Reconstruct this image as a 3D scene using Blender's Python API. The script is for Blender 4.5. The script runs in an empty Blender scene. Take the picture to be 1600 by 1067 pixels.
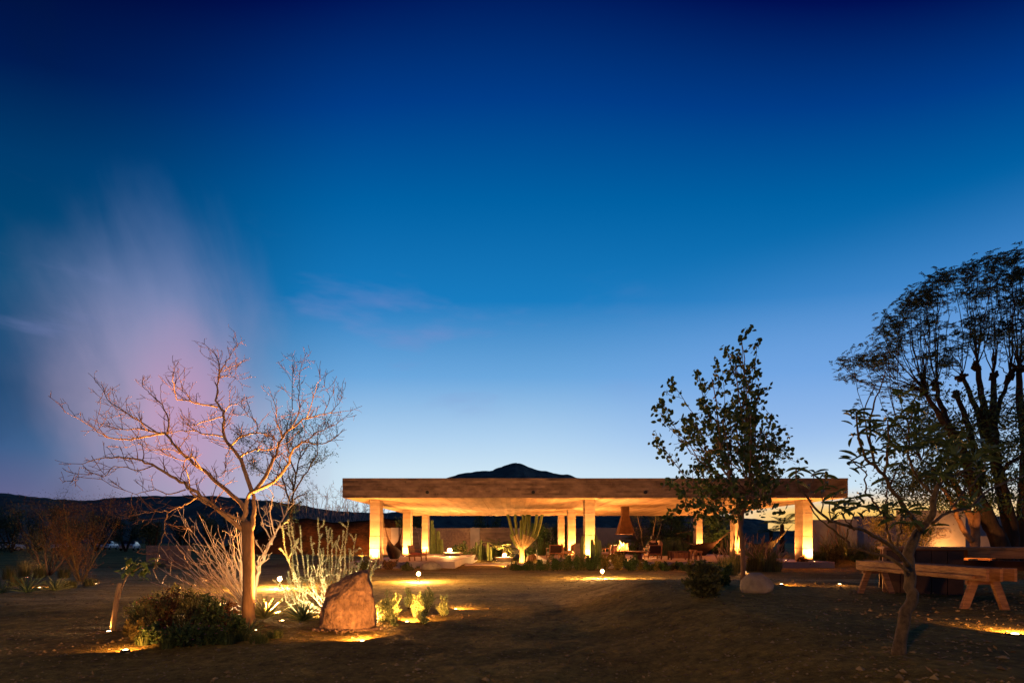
import bpy, bmesh, math, random
import numpy as np
from mathutils import Vector, Matrix, noise
R = math.radians
rng = random.Random(7)
nr = np.random.RandomState(7)
scene = bpy.context.scene
COL = scene.collection

# ------------------------------------------------------------------ camera
F = 788.0; HX = 800.0; HY = 846.0; EYE = 1.35
cam_d = bpy.data.cameras.new('camera'); cam = bpy.data.objects.new('camera', cam_d); COL.objects.link(cam)
cam_d.sensor_width = 36; cam_d.lens = F/1600*36; cam_d.shift_y = (HY-533.5)/1600
cam_d.clip_start = 0.05; cam_d.clip_end = 6000
cam.location = (0, 0, EYE); cam.rotation_euler = (R(90), 0, 0)
scene.camera = cam
scene.view_settings.view_transform = 'Standard'; scene.view_settings.look = 'None'
scene.view_settings.exposure = 0.0; scene.view_settings.gamma = 1.0
scene.view_settings.use_curve_mapping = False
scene.render.engine = 'CYCLES'
cy = scene.cycles
cy.use_denoising = True
cy.max_bounces = 6; cy.diffuse_bounces = 3; cy.glossy_bounces = 2; cy.transparent_max_bounces = 6
cy.transmission_bounces = 3
cy.sample_clamp_indirect = 3.0; cy.use_light_tree = True
cy.caustics_reflective = False; cy.caustics_refractive = False

def lin(r, g, b):
    f = lambda c: c/12.92 if c <= 0.04045 else ((c+0.055)/1.055)**2.4
    return (f(r/255), f(g/255), f(b/255), 1)

# ------------------------------------------------------------------ dusk sky (by direction only)
w = bpy.data.worlds.new('World'); scene.world = w; w.use_nodes = True
nt = w.node_tree; nt.nodes.clear()
def N(t, **k):
    n = nt.nodes.new(t)
    for a, b in k.items(): setattr(n, a, b)
    return n
def link(a, b): nt.links.new(a, b)
def M(op, a, b=None, c=None):
    n = N('ShaderNodeMath', operation=op)
    for i, v in enumerate((a, b, c)):
        if v is None: continue
        if isinstance(v, (int, float)): n.inputs[i].default_value = v
        else: link(v, n.inputs[i])
    return n.outputs[0]
def ramp(src, stops, interp='EASE'):
    n = N('ShaderNodeValToRGB'); cr = n.color_ramp; cr.interpolation = interp
    while len(cr.elements) < len(stops): cr.elements.new(0.5)
    for e, (p, c) in zip(cr.elements, stops): e.position = p; e.color = c
    link(src, n.inputs[0]); return n.outputs[0]
def smooth(src, a, b, lo=0.0, hi=1.0):
    n = N('ShaderNodeMapRange', interpolation_type='SMOOTHSTEP')
    link(src, n.inputs[0])
    for i, v in enumerate((a, b, lo, hi)): n.inputs[i+1].default_value = v
    return n.outputs[0]
def mix(f, a, b, bt='MIX'):
    n = N('ShaderNodeMix', data_type='RGBA', blend_type=bt)
    if isinstance(f, (int, float)): n.inputs[0].default_value = f
    else: link(f, n.inputs[0])
    for s, v in ((6, a), (7, b)):
        if isinstance(v, tuple): n.inputs[s].default_value = v
        else: link(v, n.inputs[s])
    return n.outputs[2]
tc = N('ShaderNodeTexCoord'); sx = N('ShaderNodeSeparateXYZ'); link(tc.outputs['Generated'], sx.inputs[0])
X, Y, Z = sx.outputs
Zc = M('MAXIMUM', Z, 0.0)
hor = M('SQRT', M('ADD', M('ADD', M('MULTIPLY', X, X), M('MULTIPLY', Y, Y)), 1e-5))
A = M('DIVIDE', X, hor)                     # sine of the bearing, right of the pavilion is positive
ze = M('MULTIPLY', Zc, M('MULTIPLY_ADD', M('MULTIPLY', A, A), 0.42, 1.0))
centre = ramp(ze, [(0.0, lin(232, 240, 244)), (0.06, lin(216, 236, 246)), (0.14, lin(204, 228, 244)), (0.20, lin(176, 210, 240)),
                   (0.31, lin(108, 168, 222)), (0.43, lin(24, 124, 192)), (0.56, lin(0, 97, 164)), (0.66, lin(0, 60, 136)),
                   (0.75, lin(0, 16, 84)), (1.0, lin(0, 6, 48))], 'LINEAR')
left = ramp(ze, [(0.0, lin(120, 108, 140)), (0.08, lin(96, 98, 140)), (0.16, lin(58, 92, 138)), (0.26, lin(12, 70, 114)), (0.42, lin(0, 76, 120)),
                 (0.58, lin(0, 58, 108)), (0.68, lin(0, 26, 80)), (0.78, lin(0, 8, 56)), (1.0, lin(0, 5, 42))], 'LINEAR')
fl = M('MAXIMUM', smooth(A, -0.26, -0.74), smooth(Y, 0.30, -0.30))
sky = mix(fl, centre, left)
# lilac tint in the mid sky on the right
sky = mix(M('MULTIPLY', smooth(A, 0.0, 0.5), M('MULTIPLY', smooth(Z, 0.05, 0.22), smooth(Z, 0.48, 0.26, 0, 0.45))), sky, lin(122, 164, 234))
# after-sunset glow low on the right
glow = M('MULTIPLY', smooth(A, 0.28, 0.50), M('MULTIPLY', smooth(A, 0.95, 0.6), smooth(Z, 0.095, 0.045)))
sky = mix(glow, sky, lin(255, 200, 104))
# tall dusk-lit cloud on the left
mp = N('ShaderNodeMapping'); link(tc.outputs['Generated'], mp.inputs[0]); mp.inputs['Scale'].default_value = (1.0, 1.0, 0.8)
nz = N('ShaderNodeTexNoise'); link(mp.outputs[0], nz.inputs[0]); nz.inputs['Scale'].default_value = 3.4; nz.inputs['Detail'].default_value = 5; nz.inputs['Roughness'].default_value = 0.5
nf = M('SUBTRACT', nz.outputs['Fac'], 0.5)
mp2 = N('ShaderNodeMapping'); link(tc.outputs['Generated'], mp2.inputs[0]); mp2.inputs['Location'].default_value = (3.1, 0, 0)
mp2.inputs['Rotation'].default_value = (0, R(24), 0); mp2.inputs['Scale'].default_value = (2.0, 1.2, 7.0)
nz2 = N('ShaderNodeTexNoise'); link(mp2.outputs[0], nz2.inputs[0]); nz2.inputs['Scale'].default_value = 2.3; nz2.inputs['Detail'].default_value = 7
mp3 = N('ShaderNodeMapping'); link(tc.outputs['Generated'], mp3.inputs[0]); mp3.inputs['Rotation'].default_value = (0, R(-18), 0); mp3.inputs['Scale'].default_value = (9.0, 3.0, 2.2)
nz3 = N('ShaderNodeTexNoise'); link(mp3.outputs[0], nz3.inputs[0]); nz3.inputs['Scale'].default_value = 1.6; nz3.inputs['Detail'].default_value = 6; nz3.inputs['Distortion'].default_value = 0.4
front = smooth(Y, -0.1, 0.25)
def blob(ca, cz, ra, rz, wob, e0=1.2, e1=0.15):
    da = M('DIVIDE', M('SUBTRACT', A, ca), ra); dz = M('DIVIDE', M('SUBTRACT', Z, cz), rz)
    r = M('SQRT', M('ADD', M('MULTIPLY', da, da), M('MULTIPLY', dz, dz)))
    r = M('ADD', r, M('ADD', M('MULTIPLY', nf, wob), M('MULTIPLY', M('SUBTRACT', nz3.outputs['Fac'], 0.5), 0.55)))
    return M('MULTIPLY', smooth(r, e0, e1), front)
c1 = blob(-0.560, 0.285, 0.150, 0.225, 1.0, 1.15, 0.20)
c1 = M('MULTIPLY', c1, smooth(A, -0.78, -0.64))
c2 = blob(-0.50, 0.12, 0.17, 0.15, 1.2)
c3 = blob(-0.535, 0.22, 0.08, 0.15, 0.9)
cc = ramp(Z, [(0.04, lin(150, 132, 168)), (0.16, lin(190, 166, 192)), (0.26, lin(162, 152, 186)), (0.38, lin(132, 142, 186)), (0.52, lin(86, 118, 174)), (0.6, lin(30, 86, 150))], 'LINEAR')
sky = mix(M('MULTIPLY', c1, 0.92), sky, cc)
sky = mix(M('MULTIPLY', c2, 0.62), sky, lin(180, 158, 190))
sky = mix(M('MULTIPLY', c3, 0.6), sky, lin(198, 152, 190))
# thin dark teal bank beside it and faint wisps across the middle
wis = M('MULTIPLY', smooth(nz2.outputs['Fac'], 0.56, 0.80), M('MULTIPLY', smooth(Z, 0.22, 0.30), smooth(Z, 0.55, 0.36)))
sky = mix(M('MULTIPLY', wis, M('MULTIPLY', smooth(A, 0.35, 0.0), 0.42)), sky, lin(132, 142, 200))
dk = M('MULTIPLY', M('MULTIPLY', smooth(nz.outputs['Fac'], 0.5, 0.35), smooth(A, -0.55, -0.72)), 0.5)
sky = mix(dk, sky, lin(4, 28, 62))
below = smooth(Z, 0.0, -0.02)
sky = mix(below, sky, lin(40, 38, 40))
bg = N('ShaderNodeBackground'); link(sky, bg.inputs[0]); bg.inputs[1].default_value = 1.0
out = N('ShaderNodeOutputWorld'); link(bg.outputs[0], out.inputs[0])

# ------------------------------------------------------------------ helpers
def S(a, b, x):
    t = np.clip((x-a)/(b-a), 0, 1); return t*t*(3-2*t)
def zg(x, y):
    """ground height"""
    m = 0.5*S(0.8, 3.2, x)*(1-S(10, 19, y)*(1-S(17.5, 20, x)))*(1-S(60, 110, y))
    ddip = 0.34*S(-3.3, -2.7, x)*(1-S(1.5, 1.9, x))*S(31.2, 33.5, y)*(1-S(50, 60, y))
    ddip = np.maximum(ddip, 0.3*S(43, 44.5, y)*(1-S(50, 60, y))*S(-12, -9, x)*(1-S(17, 19, x)))
    return m - ddip
def G(px, py):
    """the ground point seen there"""
    dx = (px-HX)/F; dz = (HY-py)/F; t = 1.5
    while t < 400:
        if EYE+dz*t <= float(zg(dx*t, t)): break
        t += 0.02 if t < 60 else 0.5
    return Vector((dx*t, t, float(zg(dx*t, t))))
def P(px, py, d): return Vector(((px-HX)/F*d, d, EYE+(HY-py)/F*d))

def tag(o, label=None, cat=None, group=None, kind=None):
    if label: o['label'] = label
    if cat: o['category'] = cat
    if group: o['group'] = group
    if kind: o['kind'] = kind
    return o
def thing(name, label, cat, loc, group=None, rz=0):
    o = bpy.data.objects.new(name, None); COL.objects.link(o); o.location = loc; o.rotation_euler = (0, 0, rz)
    o.empty_display_size = 0.2
    return tag(o, label, cat, group)
def copy_tree(o, parent=None, loc=None, rz=None, label=None, group=None, scale=None):
    c = o.copy(); COL.objects.link(c); c.parent = parent
    if loc is not None: c.location = loc
    if rz is not None: c.rotation_euler = (0, 0, rz)
    if scale is not None: c.scale = (scale,)*3
    if label: c['label'] = label
    if group: c['group'] = group
    for ch in list(o.children): copy_tree(ch, c)
    return c

class MB:
    def __init__(s): s.v = []; s.f = []; s.n = 0
    def add(s, v, f):
        v = np.asarray(v, float); s.v.append(v); k = s.n
        s.f.extend([tuple(i+k for i in q) for q in f]); s.n += len(v); return s
    def box(s, c, size, rot=None, taper=1.0, skew=(0, 0)):
        hx, hy, hz = [q/2 for q in size]; vs = []
        for z in (-1, 1):
            t = taper if z > 0 else 1.0
            for x, y in ((-1, -1), (1, -1), (1, 1), (-1, 1)):
                p = Vector((x*hx*t+(skew[0] if z > 0 else 0), y*hy*t+(skew[1] if z > 0 else 0), z*hz))
                if rot is not None: p = rot @ p
                vs.append(p+Vector(c))
        return s.add([tuple(p) for p in vs], [(3, 2, 1, 0), (4, 5, 6, 7), (0, 1, 5, 4), (1, 2, 6, 5), (2, 3, 7, 6), (3, 0, 4, 7)])
    def bar(s, a, b, w, h=None):
        a = Vector(a); b = Vector(b); h = h or w; d = b-a; q = d.to_track_quat('Z', 'Y').to_matrix()
        return s.box((a+b)/2, (w, h, d.length), q)
    def tube(s, pts, rads, n=6, cap=True, star=0):
        P_ = np.array([tuple(p) for p in pts], float); m = len(P_)
        if np.isscalar(rads): rads = [rads]*m
        T = np.gradient(P_, axis=0); T /= (np.linalg.norm(T, axis=1)[:, None]+1e-9)
        ref = np.array([0.13, 0.21, 0.97]) if abs(T[0][2]) < 0.9 else np.array([0.97, 0.2, 0.1])
        vs = []; ang = np.arange(n)/n*2*math.pi
        mul = np.where(np.arange(n) % 2 == 0, 1.0, 1.0-star)
        u = np.cross(T[0], ref)
        for i in range(m):
            u = u - T[i]*np.dot(u, T[i]); u /= (np.linalg.norm(u)+1e-9)
            v = np.cross(T[i], u)
            vs.append(P_[i] + rads[i]*(np.outer(np.cos(ang)*mul, u)+np.outer(np.sin(ang)*mul, v)))
        fs = []
        for i in range(m-1):
            for j in range(n):
                k = (j+1) % n; fs.append((i*n+j, i*n+k, (i+1)*n+k, (i+1)*n+j))
        if cap and n > 3:
            fs.append(tuple(range(n-1, -1, -1))); fs.append(tuple((m-1)*n+j for j in range(n)))
        return s.add(np.concatenate(vs), fs)
    def lathe(s, prof, c=(0, 0, 0), n=20):
        vs = []; fs = []
        for r, z in prof:
            for j in range(n):
                a = j/n*2*math.pi; vs.append((c[0]+r*math.cos(a), c[1]+r*math.sin(a), c[2]+z))
        for i in range(len(prof)-1):
            for j in range(n):
                k = (j+1) % n; fs.append((i*n+j, i*n+k, (i+1)*n+k, (i+1)*n+j))
        fs.append(tuple(range(n-1, -1, -1))); fs.append(tuple((len(prof)-1)*n+j for j in range(n)))
        return s.add(vs, fs)
    def build(s, name, mat, parent=None, smooth=False, bevel=0, kind=None):
        me = bpy.data.meshes.new(name)
        V = np.concatenate(s.v) if s.v else np.zeros((0, 3))
        if parent is not None:
            V = V - world_loc(parent)
        me.from_pydata(V.tolist(), [], s.f); me.update()
        if smooth: me.shade_smooth()
        me.materials.append(mat)
        o = bpy.data.objects.new(name, me); COL.objects.link(o)
        if parent is not None: o.parent = parent
        if bevel:
            b = o.modifiers.new('bevel', 'BEVEL'); b.width = bevel; b.segments = 2; b.limit_method = 'ANGLE'
        if kind: o['kind'] = kind
        return o
def world_loc(o):
    p = np.zeros(3)
    while o is not None: p += np.array(o.location); o = o.parent
    return p
def inst(name, src, parent, loc, rot=None, scale=None, mat=None):
    """another object sharing src's mesh"""
    o = bpy.data.objects.new(name, src); COL.objects.link(o); o.parent = parent; o.location = loc
    if rot is not None: o.rotation_euler = rot
    if scale is not None: o.scale = scale if hasattr(scale, '__len__') else (scale,)*3
    return o

def leafcards(name, C, D, L, W, mat, parent, kind='stuff', up=None, six=False):
    """many small pointed leaves as real faces; C centres (base), D directions"""
    C = np.asarray(C, float); D = np.asarray(D, float); n = len(C)
    D = D/(np.linalg.norm(D, axis=1)[:, None]+1e-9)
    Rv = nr.normal(size=(n, 3)) if up is None else np.asarray(up)+nr.normal(size=(n, 3))*0.25
    U = np.cross(D, Rv); U /= (np.linalg.norm(U, axis=1)[:, None]+1e-9)
    Nn = np.cross(U, D)
    L = np.broadcast_to(L, n)[:, None]; W = np.broadcast_to(W, n)[:, None]
    off = world_loc(parent) if parent is not None else 0
    if six:
        V = np.stack([C, C+D*L*.35+U*W*.5+Nn*L*.05, C+D*L*.72+U*W*.42+Nn*L*.03, C+D*L-Nn*L*.05, C+D*L*.72-U*W*.42+Nn*L*.03, C+D*L*.35-U*W*.5+Nn*L*.05], 1)
        V = V.reshape(-1, 3)-off; k = 6
    else:
        V = np.stack([C, C+D*L*.5+U*W*.5, C+D*L, C+D*L*.5-U*W*.5], 1).reshape(-1, 3)-off; k = 4
    me = bpy.data.meshes.new(name)
    me.vertices.add(n*k); me.vertices.foreach_set('co', V.ravel())
    me.loops.add(n*k); me.loops.foreach_set('vertex_index', np.arange(n*k, dtype=np.int32))
    me.polygons.add(n); me.polygons.foreach_set('loop_start', np.arange(n, dtype=np.int32)*k)
    me.update(calc_edges=True); me.validate()
    me.materials.append(mat)
    o = bpy.data.objects.new(name, me); COL.objects.link(o)
    if parent is not None: o.parent = parent
    if kind: o['kind'] = kind
    return o

# ---- materials
MATS = {}
def mat(name, c1, c2=None, scale=5.0, rough=0.85, bump=0.0, bscale=None, stretch=(1, 1, 1), metal=0.0, island=False,
        transl=0.0, emit=None, estr=0.0, boards=0.0, spec=0.3, detail=6, bdist=0.02, axis=2):
    if name in MATS: return MATS[name]
    m = bpy.data.materials.new(name); m.use_nodes = True; t = m.node_tree; b = t.nodes['Principled BSDF']
    b.inputs['Roughness'].default_value = rough; b.inputs['Metallic'].default_value = metal
    b.inputs['Specular IOR Level'].default_value = spec
    c2 = c2 or tuple(q*0.7 for q in c1)
    tcn = t.nodes.new('ShaderNodeTexCoord'); mpn = t.nodes.new('ShaderNodeMapping'); mpn.inputs['Scale'].default_value = stretch
    t.links.new(tcn.outputs['Object'], mpn.inputs[0])
    nz = t.nodes.new('ShaderNodeTexNoise'); nz.inputs['Scale'].default_value = scale; nz.inputs['Detail'].default_value = detail
    nz.inputs['Roughness'].default_value = 0.62
    t.links.new(mpn.outputs[0], nz.inputs[0])
    cr = t.nodes.new('ShaderNodeValToRGB'); cr.color_ramp.elements[0].position = 0.32; cr.color_ramp.elements[1].position = 0.70
    cr.color_ramp.elements[0].color = (*c2, 1); cr.color_ramp.elements[1].color = (*c1, 1)
    if island:
        g = t.nodes.new('ShaderNodeNewGeometry'); mx = t.nodes.new('ShaderNodeMath'); mx.operation = 'MULTIPLY_ADD'
        mx.inputs[1].default_value = 0.6; t.links.new(g.outputs['Random Per Island'], mx.inputs[0])
        sc = t.nodes.new('ShaderNodeMath'); sc.operation = 'MULTIPLY'; sc.inputs[1].default_value = 0.4
        t.links.new(nz.outputs['Fac'], sc.inputs[0]); t.links.new(sc.outputs[0], mx.inputs[2]); t.links.new(mx.outputs[0], cr.inputs[0])
    else: t.links.new(nz.outputs['Fac'], cr.inputs[0])
    col = cr.outputs[0]
    hsrc = None
    if boards:
        sp = t.nodes.new('ShaderNodeSeparateXYZ'); t.links.new(tcn.outputs['Object'], sp.inputs[0])
        dv = t.nodes.new('ShaderNodeMath'); dv.operation = 'DIVIDE'; dv.inputs[1].default_value = boards; t.links.new(sp.outputs[axis], dv.inputs[0])
        fr = t.nodes.new('ShaderNodeMath'); fr.operation = 'FRACT'; t.links.new(dv.outputs[0], fr.inputs[0])
        fl_ = t.nodes.new('ShaderNodeMath'); fl_.operation = 'FLOOR'; t.links.new(dv.outputs[0], fl_.inputs[0])
        wn = t.nodes.new('ShaderNodeTexWhiteNoise'); wn.noise_dimensions = '1D'; t.links.new(fl_.outputs[0], wn.inputs['W'])
        gt = t.nodes.new('ShaderNodeMath'); gt.operation = 'GREATER_THAN'; gt.inputs[1].default_value = 0.10; t.links.new(fr.outputs[0], gt.inputs[0])
        hm = t.nodes.new('ShaderNodeMath'); hm.operation = 'MULTIPLY_ADD'; hm.inputs[1].default_value = 0.5
        t.links.new(wn.outputs['Value'], hm.inputs[0]); t.links.new(gt.outputs[0], hm.inputs[2]); hsrc = hm.outputs[0]
        mc = t.nodes.new('ShaderNodeMix'); mc.data_type = 'RGBA'; mc.blend_type = 'MULTIPLY'; mc.inputs[0].default_value = 1.0
        vr = t.nodes.new('ShaderNodeMapRange'); vr.inputs[3].default_value = 0.80; vr.inputs[4].default_value = 1.05; t.links.new(wn.outputs['Value'], vr.inputs[0])
        t.links.new(col, mc.inputs[6]); t.links.new(vr.outputs[0], mc.inputs[7]); col = mc.outputs[2]
    t.links.new(col, b.inputs['Base Color'])
    if bump:
        bn = t.nodes.new('ShaderNodeBump'); bn.inputs['Strength'].default_value = bump; bn.inputs['Distance'].default_value = bdist
        n2 = t.nodes.new('ShaderNodeTexNoise'); n2.inputs['Scale'].default_value = bscale or scale*3; n2.inputs['Detail'].default_value = 8
        t.links.new(mpn.outputs[0], n2.inputs[0]); h = n2.outputs['Fac']
        if hsrc is not None:
            ad = t.nodes.new('ShaderNodeMath'); ad.operation = 'ADD'; t.links.new(h, ad.inputs[0]); t.links.new(hsrc, ad.inputs[1]); h = ad.outputs[0]
        t.links.new(h, bn.inputs['Height']); t.links.new(bn.outputs[0], b.inputs['Normal'])
    if transl:
        tr = t.nodes.new('ShaderNodeBsdfTranslucent'); t.links.new(col, tr.inputs[0]); ms = t.nodes.new('ShaderNodeMixShader')
        ms.inputs[0].default_value = transl; t.links.new(b.outputs[0], ms.inputs[1]); t.links.new(tr.outputs[0], ms.inputs[2])
        t.links.new(ms.outputs[0], t.nodes['Material Output'].inputs[0])
    if emit:
        b.inputs['Emission Color'].default_value = (*emit, 1); b.inputs['Emission Strength'].default_value = estr
    MATS[name] = m; return m

WARM = (1.0, 0.385, 0.082)
PALE = (1.0, 0.60, 0.28)
LP = 7.0      # every lamp's output is its own wattage times this
concrete = mat('board_marked_concrete', (0.54, 0.41, 0.29), (0.38, 0.28, 0.19), 2.2, 0.9, 0.5, 14, boards=0.16, bdist=0.012)
soffit_m = mat('soffit_concrete', (0.50, 0.33, 0.20), (0.25, 0.155, 0.09), 1.3, 0.85, 0.6, 10, (1.8, 0.3, 1), boards=0.26, bdist=0.02, axis=0)
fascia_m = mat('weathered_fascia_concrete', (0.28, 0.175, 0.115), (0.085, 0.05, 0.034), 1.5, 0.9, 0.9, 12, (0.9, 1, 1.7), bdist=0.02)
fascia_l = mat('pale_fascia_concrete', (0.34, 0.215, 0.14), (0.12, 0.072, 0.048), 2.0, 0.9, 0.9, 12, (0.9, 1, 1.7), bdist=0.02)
floor_m = mat('pavilion_floor', (0.44, 0.34, 0.28), (0.34, 0.26, 0.21), 1.5, 0.7, 0.15, 20)
wall_m = mat('garden_wall_concrete', (0.26, 0.19, 0.15), (0.14, 0.10, 0.08), 1.3, 0.9, 0.6, 6, (1, 1, 3), boards=0.2, bdist=0.02)
wallrough_m = mat('rubble_render', (0.32, 0.23, 0.18), (0.16, 0.11, 0.09), 5, 0.95, 1.0, 9, bdist=0.05)
wallsm_m = mat('smooth_grey_render', (0.30, 0.26, 0.26), (0.21, 0.19, 0.20), 1.1, 0.9, 0.2, 8)
bark_pale = mat('pale_bark', (0.46, 0.32, 0.17), (0.22, 0.14, 0.075), 9, 0.9, 0.8, 30, (1, 1, 0.35), bdist=0.01)
bark_dark = mat('dark_bark', (0.055, 0.034, 0.022), (0.02, 0.013, 0.009), 7, 0.95, 0.9, 22, (1, 1, 0.3), bdist=0.02)
bark_smooth = mat('smooth_frangipani_bark', (0.17, 0.115, 0.055), (0.05, 0.034, 0.018), 26, 0.8, 0.5, 60, (1, 1, 0.6), bdist=0.004)
bark_white = mat('whitish_bark', (0.62, 0.50, 0.36), (0.42, 0.32, 0.22), 10, 0.85, 0.5, 30, (1, 1, 0.4), bdist=0.006)
twig_m = mat('twig', (0.22, 0.14, 0.10), (0.10, 0.06, 0.045), 20, 0.9)
leaf_dk = mat('dark_green_leaf', (0.075, 0.12, 0.035), (0.03, 0.06, 0.018), 3, 0.55, island=True, transl=0.25)
leaf_teal = mat('blue_green_leaf', (0.055, 0.10, 0.06), (0.025, 0.05, 0.035), 3, 0.6, island=True, transl=0.25)
leaf_olive = mat('olive_leaf', (0.16, 0.15, 0.05), (0.06, 0.07, 0.025), 3, 0.7, island=True, transl=0.25)
leaf_rust = mat('rusty_leaf', (0.22, 0.10, 0.035), (0.08, 0.045, 0.02), 3, 0.8, island=True, transl=0.2)
leaf_gold = mat('golden_leaf', (0.30, 0.22, 0.05), (0.13, 0.11, 0.03), 3, 0.7, island=True, transl=0.3)
leaf_silver = mat('silvery_leaf', (0.46, 0.50, 0.34), (0.22, 0.28, 0.15), 3, 0.65, island=True, transl=0.25)
leaf_sage = mat('sage_leaf', (0.34, 0.40, 0.17), (0.15, 0.21, 0.075), 3, 0.65, island=True, transl=0.25)
agave_m = mat('agave_leaf', (0.15, 0.20, 0.09), (0.07, 0.12, 0.05), 3, 0.5, transl=0.1)
agave_pale = mat('pale_agave_leaf', (0.34, 0.34, 0.15), (0.18, 0.22, 0.08), 3, 0.5, transl=0.15)
grass_m = mat('dry_grass_blade', (0.20, 0.17, 0.06), (0.07, 0.09, 0.025), 2, 0.8, island=True, transl=0.25)
plume_m = mat('grass_plume', (0.38, 0.22, 0.15), (0.22, 0.13, 0.08), 8, 0.9, island=True, transl=0.3)
cactus_m = mat('cactus_skin', (0.16, 0.19, 0.06), (0.08, 0.11, 0.035), 4, 0.7, 0.3, 20)
cork_m = mat('corky_cactus_trunk', (0.50, 0.40, 0.24), (0.24, 0.18, 0.10), 9, 0.95, 0.9, 20, bdist=0.03)
rock_m = mat('granite_rock', (0.31, 0.20, 0.13), (0.09, 0.055, 0.036), 4.5, 0.9, 0.9, 16, (2.2, 1, 1.0), bdist=0.025, detail=14)
stone_m = mat('pale_boulder', (0.36, 0.30, 0.22), (0.20, 0.16, 0.12), 6, 0.9, 0.6, 25, bdist=0.01)
wood_m = mat('warm_timber', (0.30, 0.13, 0.05), (0.14, 0.055, 0.022), 5, 0.6, 0.5, 12, (1, 1, 1), bdist=0.004)
wood_l = mat('weathered_timber', (0.40, 0.20, 0.085), (0.15, 0.062, 0.025), 7, 0.65, 0.9, 16, (0.6, 0.9, 5), bdist=0.008)
wood_dk = mat('dark_timber', (0.09, 0.035, 0.018), (0.035, 0.014, 0.008), 4, 0.55, 0.4, 12, bdist=0.004)
cloth_dk = mat('dark_brown_cloth', (0.05, 0.022, 0.014), (0.025, 0.012, 0.01), 12, 0.95)
cloth_gr = mat('green_brown_cloth', (0.07, 0.05, 0.025), (0.03, 0.025, 0.014), 12, 0.95)
cloth_pale = mat('pale_striped_cloth', (0.62, 0.52, 0.44), (0.30, 0.22, 0.2), 5, 0.95, stretch=(9, 1, 1))
cushion_m = mat('cushion', (0.30, 0.20, 0.13), (0.2, 0.12, 0.08), 9, 0.95)
red_m = mat('reddish_cushion', (0.42, 0.11, 0.06), (0.25, 0.07, 0.04), 9, 0.95)
leather_m = mat('dark_leather', (0.035, 0.014, 0.012), (0.02, 0.009, 0.008), 9, 0.5)
metal_rust = mat('rusted_steel', (0.12, 0.05, 0.022), (0.06, 0.025, 0.012), 4, 0.75, metal=0.2)
metal_dk = mat('dark_metal', (0.03, 0.028, 0.026), (0.02, 0.018, 0.016), 9, 0.5, metal=0.5)
skin_m = mat('skin', (0.45, 0.26, 0.18), (0.40, 0.22, 0.15), 5, 0.6)
hair_m = mat('dark_hair', (0.02, 0.012, 0.01), (0.01, 0.007, 0.006), 12, 0.7)
shirt_m = mat('dark_shirt', (0.03, 0.02, 0.022), (0.018, 0.012, 0.014), 8, 0.95)
glow_m = mat('lit_globe', (1, 0.8, 0.5), (1, 0.8, 0.5), emit=(1.0, 0.47, 0.13), estr=6000)
lens_m = mat('lit_lens', (1, 0.8, 0.5), (1, 0.8, 0.5), emit=(1.0, 0.62, 0.26), estr=14)
small_m = mat('small_lit_lens', (1, 0.8, 0.5), (1, 0.8, 0.5), emit=(1.0, 0.42, 0.2), estr=2.5)
flame_m = mat('flame', (1, 0.5, 0.1), (1, 0.5, 0.1), emit=(1.0, 0.33, 0.06), estr=2.2)
flame_hot = mat('hot_flame', (1, 0.6, 0.2), (1, 0.6, 0.2), emit=(1.0, 0.55, 0.16), estr=6)
white_paint = mat('white_car_paint', (0.55, 0.57, 0.6), (0.5, 0.52, 0.56), 2, 0.3, spec=0.6)
dark_paint = mat('dark_car_paint', (0.03, 0.035, 0.045), (0.025, 0.03, 0.04), 2, 0.3, spec=0.6)
glass_m = mat('car_glass', (0.01, 0.012, 0.015), (0.01, 0.012, 0.015), 2, 0.08, spec=0.8)
tyre_m = mat('tyre', (0.015, 0.015, 0.015), (0.01, 0.01, 0.01), 2, 0.9)
pink_m = mat('pink_petal', (0.7, 0.18, 0.42), (0.5, 0.1, 0.3), 4, 0.7)
red_petal = mat('red_petal', (0.5, 0.08, 0.04), (0.3, 0.05, 0.03), 4, 0.7)
hill_m = mat('scrub_covered_hill', (0.20, 0.22, 0.18), (0.09, 0.10, 0.085), 0.03, 1.0, 1.0, 0.12, bdist=6.0, spec=0.0)
bank_m = mat('rusty_scrub_bank', (0.16, 0.06, 0.022), (0.02, 0.017, 0.010), 0.5, 1.0, 0.8, 2.5, bdist=0.3, spec=0.0)

# ground material: packed sandy earth, paler raked track, clods
gm = bpy.data.materials.new('sandy_earth'); gm.use_nodes = True
t = gm.node_tree; b = t.nodes['Principled BSDF']; b.inputs['Roughness'].default_value = 0.97; b.inputs['Specular IOR Level'].default_value = 0.1
g = t.nodes.new('ShaderNodeTexCoord')
def gn(sc, det=8, rough=0.6, st=(1, 1, 1)):
    m_ = t.nodes.new('ShaderNodeMapping'); m_.inputs['Scale'].default_value = st; t.links.new(g.outputs['Object'], m_.inputs[0])
    n_ = t.nodes.new('ShaderNodeTexNoise'); n_.inputs['Scale'].default_value = sc; n_.inputs['Detail'].default_value = det
    n_.inputs['Roughness'].default_value = rough; t.links.new(m_.outputs[0], n_.inputs[0]); return n_.outputs['Fac']
def gr(src, stops):
    n_ = t.nodes.new('ShaderNodeValToRGB'); cr = n_.color_ramp
    while len(cr.elements) < len(stops): cr.elements.new(0.5)
    for e, (p_, c_) in zip(cr.elements, stops): e.position = p_; e.color = (*c_, 1)
    t.links.new(src, n_.inputs[0]); return n_.outputs[0]
def gmix(f, a, b_, bt='MIX'):
    n_ = t.nodes.new('ShaderNodeMix'); n_.data_type = 'RGBA'; n_.blend_type = bt
    if isinstance(f, float): n_.inputs[0].default_value = f
    else: t.links.new(f, n_.inputs[0])
    t.links.new(a, n_.inputs[6]); t.links.new(b_, n_.inputs[7]); return n_.outputs[2]
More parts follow.
